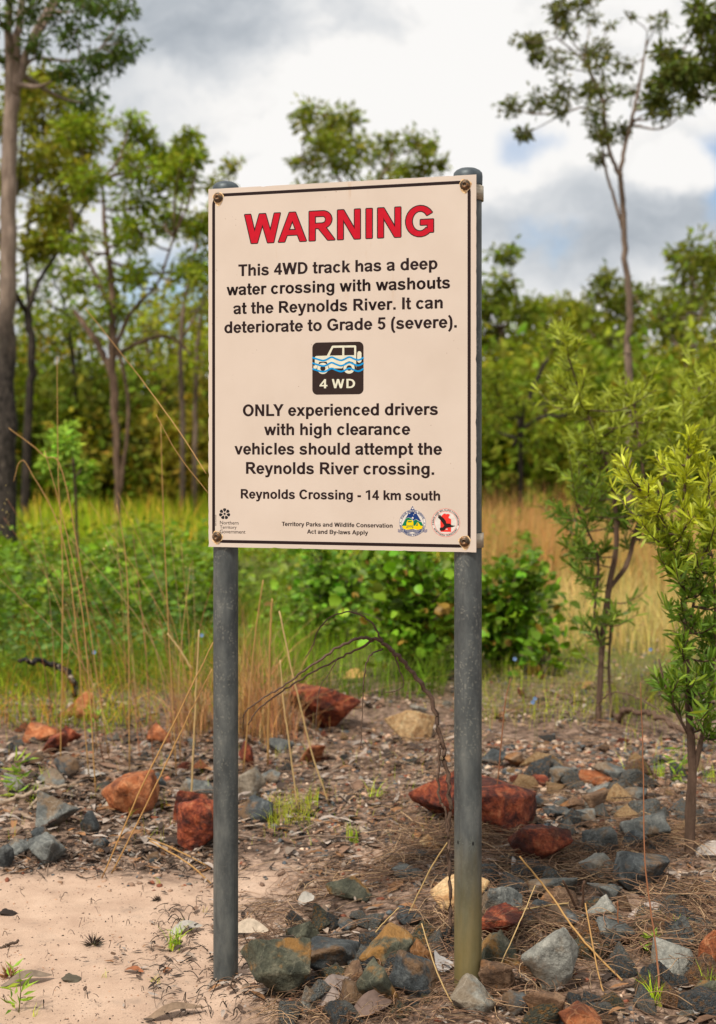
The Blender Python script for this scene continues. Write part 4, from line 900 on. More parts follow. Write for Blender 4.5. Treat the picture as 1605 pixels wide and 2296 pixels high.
# ------------------------------------------------------------------ trees
TREES = {}
def make_tree(name, Y, trunks, clumps, bark, leafc, label, leaf=.10, per=260, group=None, depth=.5, var=.3, base_py=None, aspect=.36, droop=-.35, twig=.012, twigs=9):
    """trunks: lists of (px, py, radius_px); clumps: (px, py, r_px[, weight]); everything gets its own depth"""
    b = trunks[0][0]; bx, by, bz = at(b[0], b[1], Y); bz = float(H(bx, by)) - .1
    t = empty(name, (bx, by, bz), label=label, cat='tree', group=group); off = np.array([bx, by, bz]); mt = MB(); attach = []
    rg = np.random.default_rng(int(abs(b[0]) * 3 + Y * 10))
    ends = {}
    for ti, tr in enumerate(trunks):
        P = []; dz = rg.normal(0, depth * .4)
        for k, p in enumerate(tr):
            q_ = at(p[0], p[1], Y); f = k / max(1, len(tr) - 1); q_[1] += (dz * f if ti else 0); P.append(q_)
        P = np.array(P); 
        if ti == 0: P[0] = off
        sp = spline(P, 7); rr = np.interp(np.linspace(0, 1, len(sp)), np.linspace(0, 1, len(tr)), [p[2] for p in tr]) / F * Y
        wob_ = rg.normal(0, 1, sp.shape) * rr[:, None] * .16; wob_[0] = 0; sp = sp + wob_
        tube(mt, sp - off, rr, 10 if rr.max() > .06 else 7, rough=.03); attach += [(p, r_) for p, r_ in zip(sp[2:], rr[2:])]
    AP = np.array([a[0] for a in attach]); AR = np.array([a[1] for a in attach]); mc = MB()
    for c in clumps:
        wgt = c[3] if len(c) > 3 else 1.0; ctr = at(c[0], c[1], Y); ctr[1] += rg.normal(0, depth); r = c[2] / F * Y
        d = np.linalg.norm(AP - ctr, axis=1) + np.maximum(0, AP[:, 2] - ctr[2]) * 1.5; k = int(np.argmin(d)); a = AP[k]
        mid = (a + ctr) / 2 + np.array([0, 0, -.06 * np.linalg.norm(ctr - a)]) + rg.normal(0, .05, 3) * np.linalg.norm(ctr - a)
        br = spline(np.array([a, mid, ctr]), 4); r0 = min(AR[k] * .7, .035 + .02 * r); tube(mt, br - off, np.linspace(max(r0, twig * 1.6), twig, len(br)), 5, rough=.03)
        nt = twigs; dirs = unit(rg.normal(size=(nt, 3)) + (0, 0, .25)); rad = r * rg.uniform(.35, 1.0, nt)[:, None] * np.array([1, 1, .75])
        tips = ctr + dirs * rad
        for tp in tips: tube(mt, np.array([ctr, (ctr + tp) / 2 + rg.normal(0, .04 * r, 3), tp]) - off, [twig * .8, twig * .6, twig * .35], 3, cap=False)
        n = int(per * wgt * .72); idx = rg.integers(nt, size=n); pos = tips[idx] + rg.normal(0, .23 * r, (n, 3)) * np.array([1, 1, .8])
        dr = unit(pos - tips[idx]) + rg.normal(0, .5, (n, 3)) + np.array([0, 0, droop]); L = rg.uniform(.7, 1.3, n) * leaf
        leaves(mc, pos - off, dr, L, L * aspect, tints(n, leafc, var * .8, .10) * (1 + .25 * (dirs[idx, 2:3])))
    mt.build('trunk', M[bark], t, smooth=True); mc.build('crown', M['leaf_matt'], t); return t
GR1, GR2, GR3, GR4 = (.10, .15, .025), (.07, .11, .022), (.135, .18, .03), (.10, .12, .024)
# tall smooth-barked tree on the left border
make_tree('eucalyptus_tree', 15.0, [[(14, 1170, 24), (16, 900, 21), (18, 600, 18), (20, 350, 17), (30, 210, 15)], [(30, 215, 14), (55, 130, 9), (95, 40, 7), (160, -60, 5)], [(30, 212, 13), (38, 120, 10), (50, 20, 8), (62, -80, 5)], [(24, 250, 12), (22, 120, 10), (28, -60, 8)], [(40, 165, 7), (75, 130, 4), (130, 132, 3.4), (190, 128, 3), (225, 95, 2.2)], [(70, 110, 6), (120, 30, 4.5), (165, -30, 4)]],
 [(205, 30, 62), (255, 55, 45), (250, 100, 35), (165, 70, 50), (185, 110, 40), (110, 60, 45), (140, 165, 40), (170, 190, 28), (225, 145, 20, .5), (60, 30, 45), (215, -20, 60), (120, -30, 60), (10, 60, 45), (275, 20, 30, .6), (90, 120, 35, .6), (20, 130, 30, .6), (105, 10, 50)],
 'bark_pale', (.035, .065, .026), 'tall tree with smooth pale upper bark and dark rough base at the left edge', leaf=.085, per=300, depth=.5, twig=.006)
# dark forked tree left
make_tree('woodland_tree', 24, [[(57, 1100, 10), (62, 950, 9), (72, 800, 9), (60, 690, 9)], [(60, 700, 7), (90, 620, 5), (140, 540, 4), (190, 440, 3)], [(60, 700, 7), (35, 640, 5), (20, 540, 3)], [(70, 760, 5), (55, 560, 4), (70, 420, 3)]],
 [(70, 250, 60), (130, 290, 60), (60, 350, 60), (140, 380, 65), (90, 450, 55), (190, 430, 55), (170, 340, 55), (60, 520, 45), (100, 560, 35, .6), (30, 430, 50), (155, 230, 35, .5), (100, 200, 40), (200, 300, 45, .8), (20, 300, 50), (150, 500, 50)],
 'bark_dark', GR4, 'dark barked forked tree just right of the tall pale tree', leaf=.15, per=600, depth=1.2)
# multi-stemmed tree in the middle of the left wood
make_tree('woodland_tree', 22, [[(268, 1130, 7), (262, 1000, 8), (255, 900, 9), (252, 780, 9), (250, 640, 7), (235, 520, 5), (230, 400, 3)], [(255, 850, 7), (215, 770, 8), (180, 725, 7), (150, 690, 4)], [(252, 790, 6), (300, 700, 4), (360, 640, 3), (400, 540, 2.5)], [(250, 700, 5), (205, 600, 4), (160, 520, 3), (150, 440, 2)], [(268, 1110, 5), (288, 960, 4), (285, 860, 4), (262, 760, 4)], [(252, 800, 5), (320, 770, 5), (385, 760, 4), (440, 800, 2.5)]],
 [(265, 300, 45), (300, 280, 30, .6), (240, 360, 55), (300, 380, 55), (340, 330, 45), (390, 320, 40), (430, 330, 28, .5), (360, 400, 60), (420, 400, 45), (240, 440, 55), (310, 460, 55), (370, 480, 55), (430, 470, 50), (280, 540, 45, .7), (350, 560, 45, .7), (420, 560, 45, .8), (200, 560, 40, .6), (250, 620, 45, .7), (320, 640, 40, .5), (440, 630, 35, .6), (180, 640, 35, .5), (280, 250, 30, .5), (460, 380, 25, .5), (250, 690, 45, .7)],
 'bark_brown', GR1, 'many stemmed tree with yellow green leaves in the middle of the left wood', leaf=.13, per=440, depth=1.2)
make_tree('woodland_tree', 27, [[(408, 1070, 6), (410, 950, 6), (405, 830, 6), (410, 700, 5), (430, 600, 4), (450, 500, 3)], [(408, 760, 3), (470, 640, 3), (500, 520, 2)]],
 [(480, 400, 35, .6), (510, 410, 28, .5), (470, 450, 45), (500, 500, 50), (450, 540, 45), (510, 580, 55), (460, 640, 50), (410, 690, 40, .5), (500, 690, 60), (540, 420, 20, .4), (520, 480, 40), (550, 560, 60)],
 'bark_grey', (.10, .125, .03), 'slender pale stemmed tree with its crown reaching the board', leaf=.14, per=330, depth=1.2)
make_tree('woodland_tree', 29, [[(435, 1070, 6), (438, 950, 5.5), (440, 830, 5), (450, 700, 4)], ], [(440, 760, 55), (480, 800, 45), (420, 820, 40, .7), (510, 760, 60), (450, 700, 50)],
 'bark_grey', GR3, 'lower slender tree standing close beside the slender pale stemmed one', leaf=.15, per=300, depth=1.2)
make_tree('woodland_tree', 33, [[(370, 1070, 5), (372, 960, 5), (365, 850, 4), (350, 740, 3)]], [(330, 740, 60), (380, 770, 60), (340, 820, 50), (290, 780, 50, .7), (400, 840, 45, .7), (350, 690, 50)],
 'bark_brown', GR3, 'small thin stemmed tree between the many stemmed tree and the board', leaf=.14, per=230, depth=1.4)
make_tree('woodland_tree', 30, [[(172, 1060, 7), (170, 950, 6), (165, 830, 5), (150, 700, 4)]], [(150, 700, 60), (110, 740, 55), (190, 760, 60), (150, 820, 50), (100, 660, 50, .7), (200, 690, 50, .7), (220, 840, 45, .6), (130, 620, 50)],
 'bark_dark', GR2, 'shadowy tree between the dark forked tree and the many stemmed one', leaf=.14, per=240, depth=1.4)
make_tree('young_tree', 13, [[(178, 1130, 3.5), (165, 1040, 3), (150, 980, 2.5)]], [(125, 965, 26, .8), (150, 1000, 32), (140, 1040, 28), (170, 1050, 26, .8), (165, 1090, 22, .6), (115, 985, 18, .5)],
 'bark_brown', (.11, .20, .055), 'bright green young tree in front of the left wood', leaf=.09, per=240, depth=.25, twig=.004, aspect=.4)
# tree whose crown rises above the board
make_tree('tall_tree', 30, [[(800, 1080, 11), (805, 800, 10), (800, 560, 8), (800, 430, 6)], [(800, 480, 6), (760, 400, 4), (730, 330, 3)], [(800, 470, 6), (850, 400, 4), (880, 350, 3)], [(805, 520, 5), (900, 440, 4), (950, 400, 2.5)]],
 [(725, 290, 48), (745, 265, 26, .6), (700, 320, 36, .7), (690, 355, 34, .6), (720, 375, 42), (765, 330, 42), (800, 350, 50), (790, 315, 30, .6), (850, 335, 46), (880, 370, 52), (840, 390, 50), (930, 345, 36, .7), (960, 385, 32, .6), (660, 352, 14, .2), (985, 375, 16, .25), (770, 400, 45), (910, 400, 40), (700, 410, 40), (680, 292, 18, .3), (870, 300, 20, .3), (950, 340, 20, .4)],
 'bark_grey', (.085, .115, .026), 'tall tree whose crown shows above the top of the board', leaf=.17, per=300, depth=1.0)
# slender tree on the right
make_tree('slender_tree', 17, [[(1412, 980, 8), (1410, 850, 9.5), (1405, 780, 8), (1412, 700, 8), (1400, 560, 7), (1396, 450, 6.5), (1388, 385, 6)], [(1388, 392, 5), (1370, 350, 4.5), (1358, 290, 4.5), (1352, 220, 5), (1330, 170, 4), (1310, 120, 3)], [(1390, 385, 5), (1408, 300, 4.5), (1425, 230, 4), (1440, 150, 3), (1450, 90, 2.2)], [(1398, 520, 4), (1375, 440, 3.5), (1355, 370, 3), (1350, 300, 2)], [(1355, 260, 2.5), (1310, 240, 2.2), (1270, 250, 2)], [(1352, 210, 2.5), (1300, 140, 2), (1240, 100, 1.6)], [(1425, 240, 3), (1480, 180, 2.2), (1540, 100, 2)]],
 [(1180, 95, 28), (1205, 120, 22), (1215, 60, 32), (1240, 40, 28), (1270, 25, 30), (1300, 25, 34), (1340, 15, 20, .5), (1260, 85, 25, .6), (1135, 245, 22, .7), (1160, 235, 14, .3), (1240, 170, 26, .8), (1215, 215, 34), (1205, 255, 26), (1250, 215, 38), (1235, 265, 30, .9), (1290, 180, 32, .8), (1285, 230, 32, .8), (1320, 210, 30, .8), (1325, 265, 34), (1370, 280, 34), (1400, 290, 28, .8), (1335, 320, 22, .8), (1350, 345, 18, .6), (1350, 165, 20, .5), (1375, 220, 26, .6), (1420, 130, 26, .6), (1435, 180, 26, .5), (1440, 100, 22, .5), (1470, 240, 22, .6), (1450, 270, 26, .8), (1490, 262, 26, .8), (1512, 275, 18, .6), (1480, 205, 30), (1320, 100, 18, .3), (1400, 60, 12, .2), (1370, 55, 14, .2), (1345, 110, 18, .25)],
 'bark_grey', (.052, .068, .030), 'slender tall tree with a forked stem against the clouds on the right', leaf=.085, per=185, depth=.45, twig=.005, twigs=7)
make_tree('overhanging_tree', 14, [[(1720, 1200, 16), (1715, 700, 14), (1705, 300, 10), (1680, 100, 7)], [(1700, 280, 5), (1640, 200, 3), (1560, 170, 2.5), (1510, 160, 2)], [(1690, 160, 5), (1640, 80, 3), (1570, 40, 2)]],
 [(1480, 190, 30, .7), (1500, 165, 28, .8), (1470, 220, 24, .6), (1530, 175, 35), (1520, 110, 28, .7), (1555, 80, 30, .7), (1500, 90, 20, .4), (1580, 130, 48, 1.4), (1600, 170, 45, 1.2), (1590, 60, 42), (1560, 20, 22, .5), (1600, 15, 30), (1545, 215, 24, .5), (1575, 235, 18, .35), (1610, 100, 50, 1.4), (1640, 140, 60, 1.2), (1650, 60, 60)],
 'bark_brown', (.045, .065, .026), 'leafy branches of a tree reaching in from the upper right corner', leaf=.09, per=330, depth=.5, twig=.005)
make_tree('woodland_tree', 32, [[(1545, 1080, 9), (1540, 850, 8), (1530, 700, 6)], [(1535, 800, 5), (1480, 700, 4)], [(1535, 780, 5), (1590, 680, 4)]],
 [(1520, 590, 60), (1470, 620, 50), (1560, 620, 60), (1600, 610, 50), (1620, 660, 60), (1440, 660, 45, .8), (1500, 680, 60), (1570, 700, 60), (1540, 750, 60), (1610, 760, 60), (1460, 730, 50), (1540, 565, 30, .5), (1590, 580, 30, .6)],
 'bark_grey', (.075, .105, .026), 'taller spreading tree above the shrubs near the right border', leaf=.19, per=420, depth=1.4)
make_tree('woodland_tree', 38, [[(1125, 1040, 7), (1120, 850, 6), (1125, 740, 5)]], [(1120, 640, 34, .6), (1095, 620, 28, .5), (1150, 660, 40, .8), (1110, 690, 55), (1160, 710, 50), (1090, 740, 50), (1135, 760, 60), (1190, 750, 45, .8), (1075, 680, 45), (1100, 800, 60)],
 'bark_brown', (.07, .105, .02), 'bushy tree just right of the board on the skyline', leaf=.22, per=420, depth=1.5)
make_tree('woodland_tree', 42, [[(1240, 1040, 7), (1240, 850, 6), (1235, 740, 5)]], [(1230, 690, 40, .8), (1270, 700, 45), (1200, 720, 40, .8), (1250, 745, 55), (1300, 730, 45), (1220, 790, 55), (1290, 790, 60), (1340, 760, 45), (1180, 800, 50), (1320, 685, 30, .5), (1260, 680, 25, .4)],
 'bark_brown', (.095, .12, .022), 'lower yellow green tree in the gap of the right skyline', leaf=.24, per=420, depth=1.5)
make_tree('woodland_tree', 36, [[(1370, 1040, 6), (1370, 850, 5), (1365, 720, 4)]], [(1360, 650, 34, .5), (1330, 640, 28, .4), (1390, 660, 36, .6), (1350, 700, 45), (1400, 720, 50), (1370, 760, 55), (1430, 770, 45), (1340, 820, 50), (1410, 830, 50), (1345, 625, 16, .25)],
 'bark_brown', (.06, .085, .02), 'darker thin crowned tree behind the slender tall trunk', leaf=.2, per=360, depth=1.4)
# crooked burnt tree on the right
make_tree('crooked_tree', 21, [[(1165, 1010, 6), (1170, 950, 5.5), (1185, 900, 5), (1205, 850, 5), (1230, 800, 4), (1260, 740, 3)], [(1150, 1000, 5), (1175, 960, 4.5), (1215, 935, 4.5), (1265, 932, 4), (1310, 900, 2)], [(1165, 960, 4), (1160, 900, 3), (1140, 850, 2)]],
 [(1270, 740, 40, .7), (1230, 780, 35, .5), (1130, 860, 45), (1100, 910, 50), (1150, 910, 40, .7), (1300, 880, 45, .7), (1090, 850, 40), (1260, 860, 35, .5), (1110, 960, 40, .8), (1230, 980, 45), (1190, 1000, 35, .6)],
 'bark_dark', (.085, .125, .022), 'crooked dark stemmed tree right of the board', leaf=.12, per=260, depth=.7)
# far wood as one mass
mb = MB(); mw = MB()
def mass(x0, x1, n, Ylo, Yhi, top, cols, m_=190, lo=.12):
    for _ in range(n):
        Y = rng.uniform(Ylo, Yhi); px = rng.uniform(x0, x1); x = (px - CX) / F * Y; hgt = rng.uniform(*top); gz = float(H(x, Y))
        tube(mw, np.array([[x, Y, gz - .1], [x + rng.normal(0, .15), Y, gz + hgt * .45], [x + rng.normal(0, .4), Y, gz + hgt * .8]]), [.10, .08, .04], 5, np.array((.12, .08, .055)) * rng.uniform(.3, 1.6), cap=False)
        k = rng.integers(9, 15); c = np.array([x, Y, gz]) + np.stack([rng.normal(0, 1.5, k), rng.normal(0, 1.2, k), hgt * rng.uniform(lo, 1, k)], 1)
        idx = rng.integers(k, size=k * m_); pos = c[idx] + rng.normal(0, .48, (k * m_, 3)); bc = np.array(cols[rng.integers(len(cols))])
        L = rng.uniform(.16, .32, k * m_); leaves(mb, pos, rng.normal(size=(k * m_, 3)) + (0, 0, -.3), L, L * .5, tints(k * m_, bc, .25, .1))
FC = [(.065, .095, .02), (.10, .14, .022), (.14, .165, .03), (.045, .065, .018), (.12, .12, .03), (.09, .15, .03)]
mass(-260, 640, 40, 36, 75, (1.7, 3.1), FC); mass(-260, 640, 22, 34, 60, (4.5, 7.5), FC, 55, .4); mass(640, 1080, 12, 45, 75, (3.5, 5), FC); mass(1060, 1900, 40, 40, 75, (3.2, 5.6), FC)
mass(-160, 560, 20, 28, 36, (1.6, 3.2), FC); mass(1060, 1700, 24, 24, 34, (1.6, 3.2), [(.10, .13, .025), (.075, .12, .022)])
mass(-2200, -260, 40, 30, 70, (5, 9), FC); mass(1900, 3800, 40, 30, 70, (5, 9), FC)
o = mb.build('woodland_foliage', M['leaf_matt']); tag(o, 'far wood of mixed green trees behind the meadow', kind='stuff')
o2 = mw.build('woodland_trunks', M['twig']); tag(o2, 'thin trunks of the far wood', kind='stuff')

# ------------------------------------------------------------------ meadow and grasses
mb = MB()
def grass(n, x0, x1, py0, py1, h, wd, col, lean=.3, var=.25, seg=3, filt=None):
    P = gpv(rng.uniform(x0, x1, n), rng.uniform(py0, py1, n))
    if filt is not None: P = P[filt(P)]; n = len(P)
    hh = rng.uniform(*h, n); ww = wd * np.maximum(1, P[:, 1] / 9); az = rng.uniform(0, 6.28, n); le = np.abs(rng.normal(0, lean, n))
    blades(mb, P, hh, ww * rng.uniform(.6, 1.4, n), np.stack([np.cos(az) * le, np.sin(az) * le, 0 * az], 1), tints(n, col, var, .1), seg)
YG = (.15, .215, .02); GG = (.055, .105, .018); GO = (.46, .28, .09); GO2 = (.52, .38, .13)
grass(15000, -120, 1080, 1042, 1150, (.25, .6), .008, YG); grass(9000, -120, 1080, 1110, 1260, (.2, .55), .007, (.13, .20, .02)); grass(900, -120, 1080, 1050, 1260, (.4, .8), .005, GO2)
grass(7000, 1060, 1720, 1042, 1150, (.3, .7), .009, (.30, .22, .05)); grass(3000, -2500, -100, 1045, 1200, (.25, .6), .012, YG); grass(3000, 1700, 3600, 1045, 1200, (.25, .6), .012, (.25, .2, .05))
meadow = mb.build('meadow_grass', M['leaf_matt']); tag(meadow, 'sunny yellow green meadow grass in front of the wood', kind='stuff')
mb = MB()
grass(7500, 1060, 1660, 1150, 1330, (.25, .7), .005, GO, .35); grass(2600, 1240, 1640, 1320, 1470, (.15, .45), .004, GO2, .4); grass(3000, 1060, 1660, 1150, 1330, (.2, .5), .005, (.22, .22, .04), .35)
grass(900, 1065, 1290, 1250, 1330, (.5, 1.15), .0035, (.42, .22, .07), .25); grass(500, 1300, 1640, 1250, 1330, (.4, 1.0), .0035, GO, .3)
grass(900, 1060, 1605, 1440, 1640, (.04, .16), .003, (.30, .26, .07), .5)
o = mb.build('dry_grass', M['straw']); tag(o, 'stand of golden dry grass right of the board', kind='stuff')
mb = MB()
verge = lambda P: rng.random(len(P)) < np.clip(.75 + 2.6 * vnoise(P[:, 0] * 2.2 + 11, P[:, 1] * 1.6), .1, 1)
grass(12000, -60, 1000, 1290, 1570, (.10, .36), .0045, GG, .8, .45, filt=verge); grass(3800, -60, 560, 1380, 1640, (.06, .26), .004, (.13, .20, .025), 1.0, .4, filt=verge); grass(1300, -60, 560, 1380, 1640, (.1, .4), .0028, (.30, .18, .07), 1.0, filt=verge); grass(1500, 1060, 1560, 1440, 1620, (.04, .2), .003, (.13, .18, .025), .8, .4, filt=verge)
grass(700, 560, 700, 1380, 1560, (.08, .35), .0035, (.14, .24, .03), .4); grass(260, 600, 700, 1800, 1860, (.03, .10), .002, (.20, .25, .05), .7); grass(350, 1060, 1500, 1180, 1260, (.1, .3), .004, (.16, .25, .03), .4)
grass(260, 700, 900, 1440, 1530, (.1, .3), .0035, (.13, .25, .02), .4); grass(160, 1400, 1605, 1520, 1760, (.04, .14), .002, (.18, .26, .05), .5)
for (cx_, cy_) in ((105, 1760), (590, 1620), (80, 1800), (1500, 2100), (1590, 2230), (1470, 2250), (700, 1800), (840, 1790), (790, 1885), (1480, 1740), (390, 2125), (1590, 1750), (240, 1640)):
    grass(26, cx_ - 14, cx_ + 14, cy_ - 4, cy_ + 8, (.03, .09), .0028, (.20, .32, .04), .5)
grass(420, 560, 1100, 1560, 1900, (.02, .07), .0016, (.20, .25, .05), .6); grass(200, 0, 540, 1640, 1900, (.03, .09), .0018, (.18, .24, .05), .6)
for k in range(7): cx_, cy_ = rng.uniform(20, 460), rng.uniform(1980, 2280); grass(5, cx_ - 6, cx_ + 6, cy_ - 3, cy_ + 3, (.015, .035), .0016, (.22, .28, .05), .8)
o = mb.build('green_grass', M['leaf_matt']); tag(o, 'soft green grass and seedlings along the edge of the stony ground', kind='stuff')
# leafy weeds, left
mb = MB(); 
def weeds(n, x0, x1, py0, py1, h, leafs, col, per=26):
    P = gpv(rng.uniform(x0, x1, n), rng.uniform(py0, py1, n)); H_ = rng.uniform(*h, n)
    for p, hh in zip(P, H_):
        az = rng.uniform(0, 6.28); top = p + np.array([math.cos(az) * .1, math.sin(az) * .1, hh]); tube(mb, np.array([p, (p + top) / 2 + rng.normal(0, .02, 3), top]), [.003, .0025, .0015], 3, (.08, .12, .03), cap=False)
        t = rng.uniform(.25, 1, per)[:, None]; pos = p + (top - p) * t + rng.normal(0, .05, (per, 3)) * [1, 1, .5]; d = rng.normal(size=(per, 3)) * [1, 1, .35]; L = rng.uniform(*leafs, per)
        round_leaves(mb, pos, d, L, L * rng.uniform(.5, .75, per), tints(per, col, .28, .1), 6)
weeds(150, -80, 520, 1290, 1450, (.25, .66), (.04, .10), (.10, .19, .018), 22); weeds(90, -80, 520, 1290, 1470, (.15, .45), (.03, .07), (.05, .10, .015), 30); weeds(110, -80, 520, 1230, 1330, (.2, .55), (.05, .10), (.12, .20, .02), 22)
weeds(90, 540, 1260, 1230, 1400, (.25, .62), (.05, .09), (.11, .19, .022), 22); weeds(70, 560, 1200, 1380, 1470, (.10, .4), (.03, .07), (.085, .16, .02), 20)
weeds(120, -60, 480, 1380, 1530, (.10, .34), (.03, .06), (.055, .13, .025))
o = mb.build('weed_undergrowth', M['leaf']); tag(o, 'low broad leaved green weeds behind the stony verge', kind='stuff')

# round leaved bushes behind the posts
def bush(bx, by, wpx, hpx, label, n=1300, leafs=(.05, .09), col=(.085, .18, .018), stems=22, dz=.35):
    b = gp(bx, by); t = empty('round_leaved_bush', tuple(b), label=label, cat='bush', group='round leaved bushes behind the posts'); s = b[1] / F; ms, ml = MB(), MB()
    Wd, Ht = wpx * s / 2, hpx * s; tips = []
    for k in range(stems):
        a = rng.uniform(0, 6.28); r = rng.uniform(.35, 1); tp = np.array([math.cos(a) * Wd * r, math.sin(a) * Wd * .6 * r, Ht * (.35 + .6 * (1 - r * r * .6)) * rng.uniform(.45, 1.22)])
        sp = spline(np.array([[0, 0, 0], tp * [.4, .4, .75], tp]), 5); tube(ms, sp, np.linspace(.008, .003, len(sp)), 5, (.12, .09, .06)); tips.append(sp)
    T = np.concatenate([q_[2:] for q_ in tips]); idx = rng.integers(len(T), size=n); pos = T[idx] + rng.normal(0, .06, (n, 3)) + (0, 0, .01); pos[:, 2] = np.abs(pos[:, 2])
    d = rng.normal(size=(n, 3)) * [1, 1, .5] + (pos / np.array([Wd, Wd, Ht])) * .8; L = rng.uniform(leafs[0] * .5, leafs[1], n)
    tn = tints(n, col, .34, .12); br_ = rng.random(n) < .04; tn[br_] = np.array([.22, .15, .05]) * rng.uniform(.6, 1.2, (br_.sum(), 1))
    round_leaves(ml, pos, d, L, L * rng.uniform(.6, .95, n), tn, 8, cup=.2); ms.build('stem', M['twig'], t); ml.build('foliage', M['leaf'], t); return t
bush(930, 1520, 330, 300, 'round leaved green bush filling the gap between the posts', 1700)
bush(1115, 1500, 300, 275, 'round leaved green bush showing right of the right post', 1500)
bush(740, 1440, 260, 260, 'lighter round leaved bush behind the dead twig', 1000, col=(.10, .21, .03))
bush(1225, 1515, 90, 90, 'low sprig of large round leaves lying furthest right of the bushes', 90, (.06, .10), stems=5)

# narrow-leaved sapling and shrub on the right
def sapling(name, Y, stems, sprays, leafL, leafW, colA, colB, ysplit, label, per=60, bark='bark_brown', spread=.05, nb=None):
    b = stems[0][0]; bx, by, bz = at(b[0], b[1], Y); bz = float(H(bx, by)) - .02; off = np.array([bx, by, bz]); t = empty(name, tuple(off), label=label, cat='shrub'); ms, ml = MB(), MB(); AP = []
    for k, tr in enumerate(stems):
        P = np.array([at(p[0], p[1], Y) for p in tr]); P[:, 1] += np.linspace(0, 1, len(P)) * (rng.normal(0, .08) if k else 0)
        if k == 0: P[0] = off
        sp = spline(P, 6); tube(ms, sp - off, np.interp(np.linspace(0, 1, len(sp)), np.linspace(0, 1, len(tr)), [p[2] for p in tr]) / F * Y, 8, rough=.06); AP.append(sp)
    AP = np.concatenate(AP)
    for s in sprays:
        tip = at(s[0], s[1], Y); tip[1] += rng.normal(0, spread * 4); w_ = s[2] if len(s) > 2 else 1
        d = np.linalg.norm(AP - tip, axis=1) + np.maximum(0, AP[:, 2] - tip[2] + .05) * 3; a = AP[int(np.argmin(d))]
        mid = (a + tip) / 2 + np.array([0, 0, -.1 * np.linalg.norm(tip - a)]); sp = spline(np.array([a, mid, tip]), 6); tube(ms, sp - off, np.linspace(.004, .0015, len(sp)), 4)
        n = int(per * w_); tt = rng.uniform(.25, 1, n); i0 = (tt * (len(sp) - 1)).astype(int).clip(0, len(sp) - 2); fr = (tt * (len(sp) - 1) - i0)[:, None]; pos = sp[i0] * (1 - fr) + sp[i0 + 1] * fr
        ax = unit(sp[-1] - sp[0]); dr = unit(rng.normal(size=(n, 3))) * .85 + ax * .6 + (0, 0, .35); L = rng.uniform(.65, 1.25, n) * leafL
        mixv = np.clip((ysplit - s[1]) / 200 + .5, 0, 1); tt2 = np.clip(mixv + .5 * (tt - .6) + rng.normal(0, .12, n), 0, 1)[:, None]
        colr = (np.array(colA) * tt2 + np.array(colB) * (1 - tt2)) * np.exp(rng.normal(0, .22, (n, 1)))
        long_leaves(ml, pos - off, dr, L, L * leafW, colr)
    ms.build('stem', M[bark], t, smooth=True); ml.build('foliage', M['leaf'], t); return t
def long_leaves(mb, P, D, L, W, tint):
    n = len(P); D = unit(D); A = unit(np.cross(D, rng.normal(size=(n, 3)))); N = np.cross(D, A); L = L[:, None]; W = W[:, None]; rows = []
    for t, wd in ((0, .12), (.35, .8), (.7, 1.0), (.92, .5)):
        c = P + D * L * t - N * L * .18 * t * t; rows += [c - A * W * wd * .5 + N * W * .12 * wd, c + A * W * wd * .5 + N * W * .12 * wd]
    rows.append(P + D * L - N * L * .18); V = np.stack(rows, 1); b = np.arange(n)[:, None] * 9
    q_ = np.concatenate([b + np.array([0, 1, 3, 2]), b + np.array([2, 3, 5, 4]), b + np.array([4, 5, 7, 6])]); tr = b + np.array([6, 7, 8]); mb.add(V.reshape(-1, 3), [q_, tr], np.repeat(tint, 9, 0))
rg2 = np.random.default_rng(5)
def jit(L_, n, sx, sy): return [(x + rg2.normal(0, sx), y + rg2.normal(0, sy), *r_) for (x, y, *r_) in L_ for _ in range(n)]
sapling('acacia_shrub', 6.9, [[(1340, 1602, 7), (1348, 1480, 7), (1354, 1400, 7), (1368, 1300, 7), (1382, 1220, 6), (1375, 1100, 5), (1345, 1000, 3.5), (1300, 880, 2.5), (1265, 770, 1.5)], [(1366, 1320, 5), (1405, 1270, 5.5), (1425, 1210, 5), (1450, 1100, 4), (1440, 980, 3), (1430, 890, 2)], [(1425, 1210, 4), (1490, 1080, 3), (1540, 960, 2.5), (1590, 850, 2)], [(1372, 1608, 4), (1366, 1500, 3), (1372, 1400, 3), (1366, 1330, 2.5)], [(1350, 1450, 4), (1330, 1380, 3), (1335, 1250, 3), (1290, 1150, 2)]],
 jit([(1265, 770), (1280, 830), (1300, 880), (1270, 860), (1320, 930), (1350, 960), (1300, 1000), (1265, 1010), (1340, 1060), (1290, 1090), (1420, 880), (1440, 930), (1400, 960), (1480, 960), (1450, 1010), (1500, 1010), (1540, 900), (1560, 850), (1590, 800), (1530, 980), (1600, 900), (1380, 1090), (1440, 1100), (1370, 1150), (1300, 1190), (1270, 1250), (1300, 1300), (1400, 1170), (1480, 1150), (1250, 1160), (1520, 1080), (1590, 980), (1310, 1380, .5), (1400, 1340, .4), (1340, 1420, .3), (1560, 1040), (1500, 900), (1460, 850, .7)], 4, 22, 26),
 .066, .155, (.21, .28, .05), (.07, .14, .025), 1000, 'dark green narrow leaved shrub with a brown forked stem on the right', per=42, spread=.07)
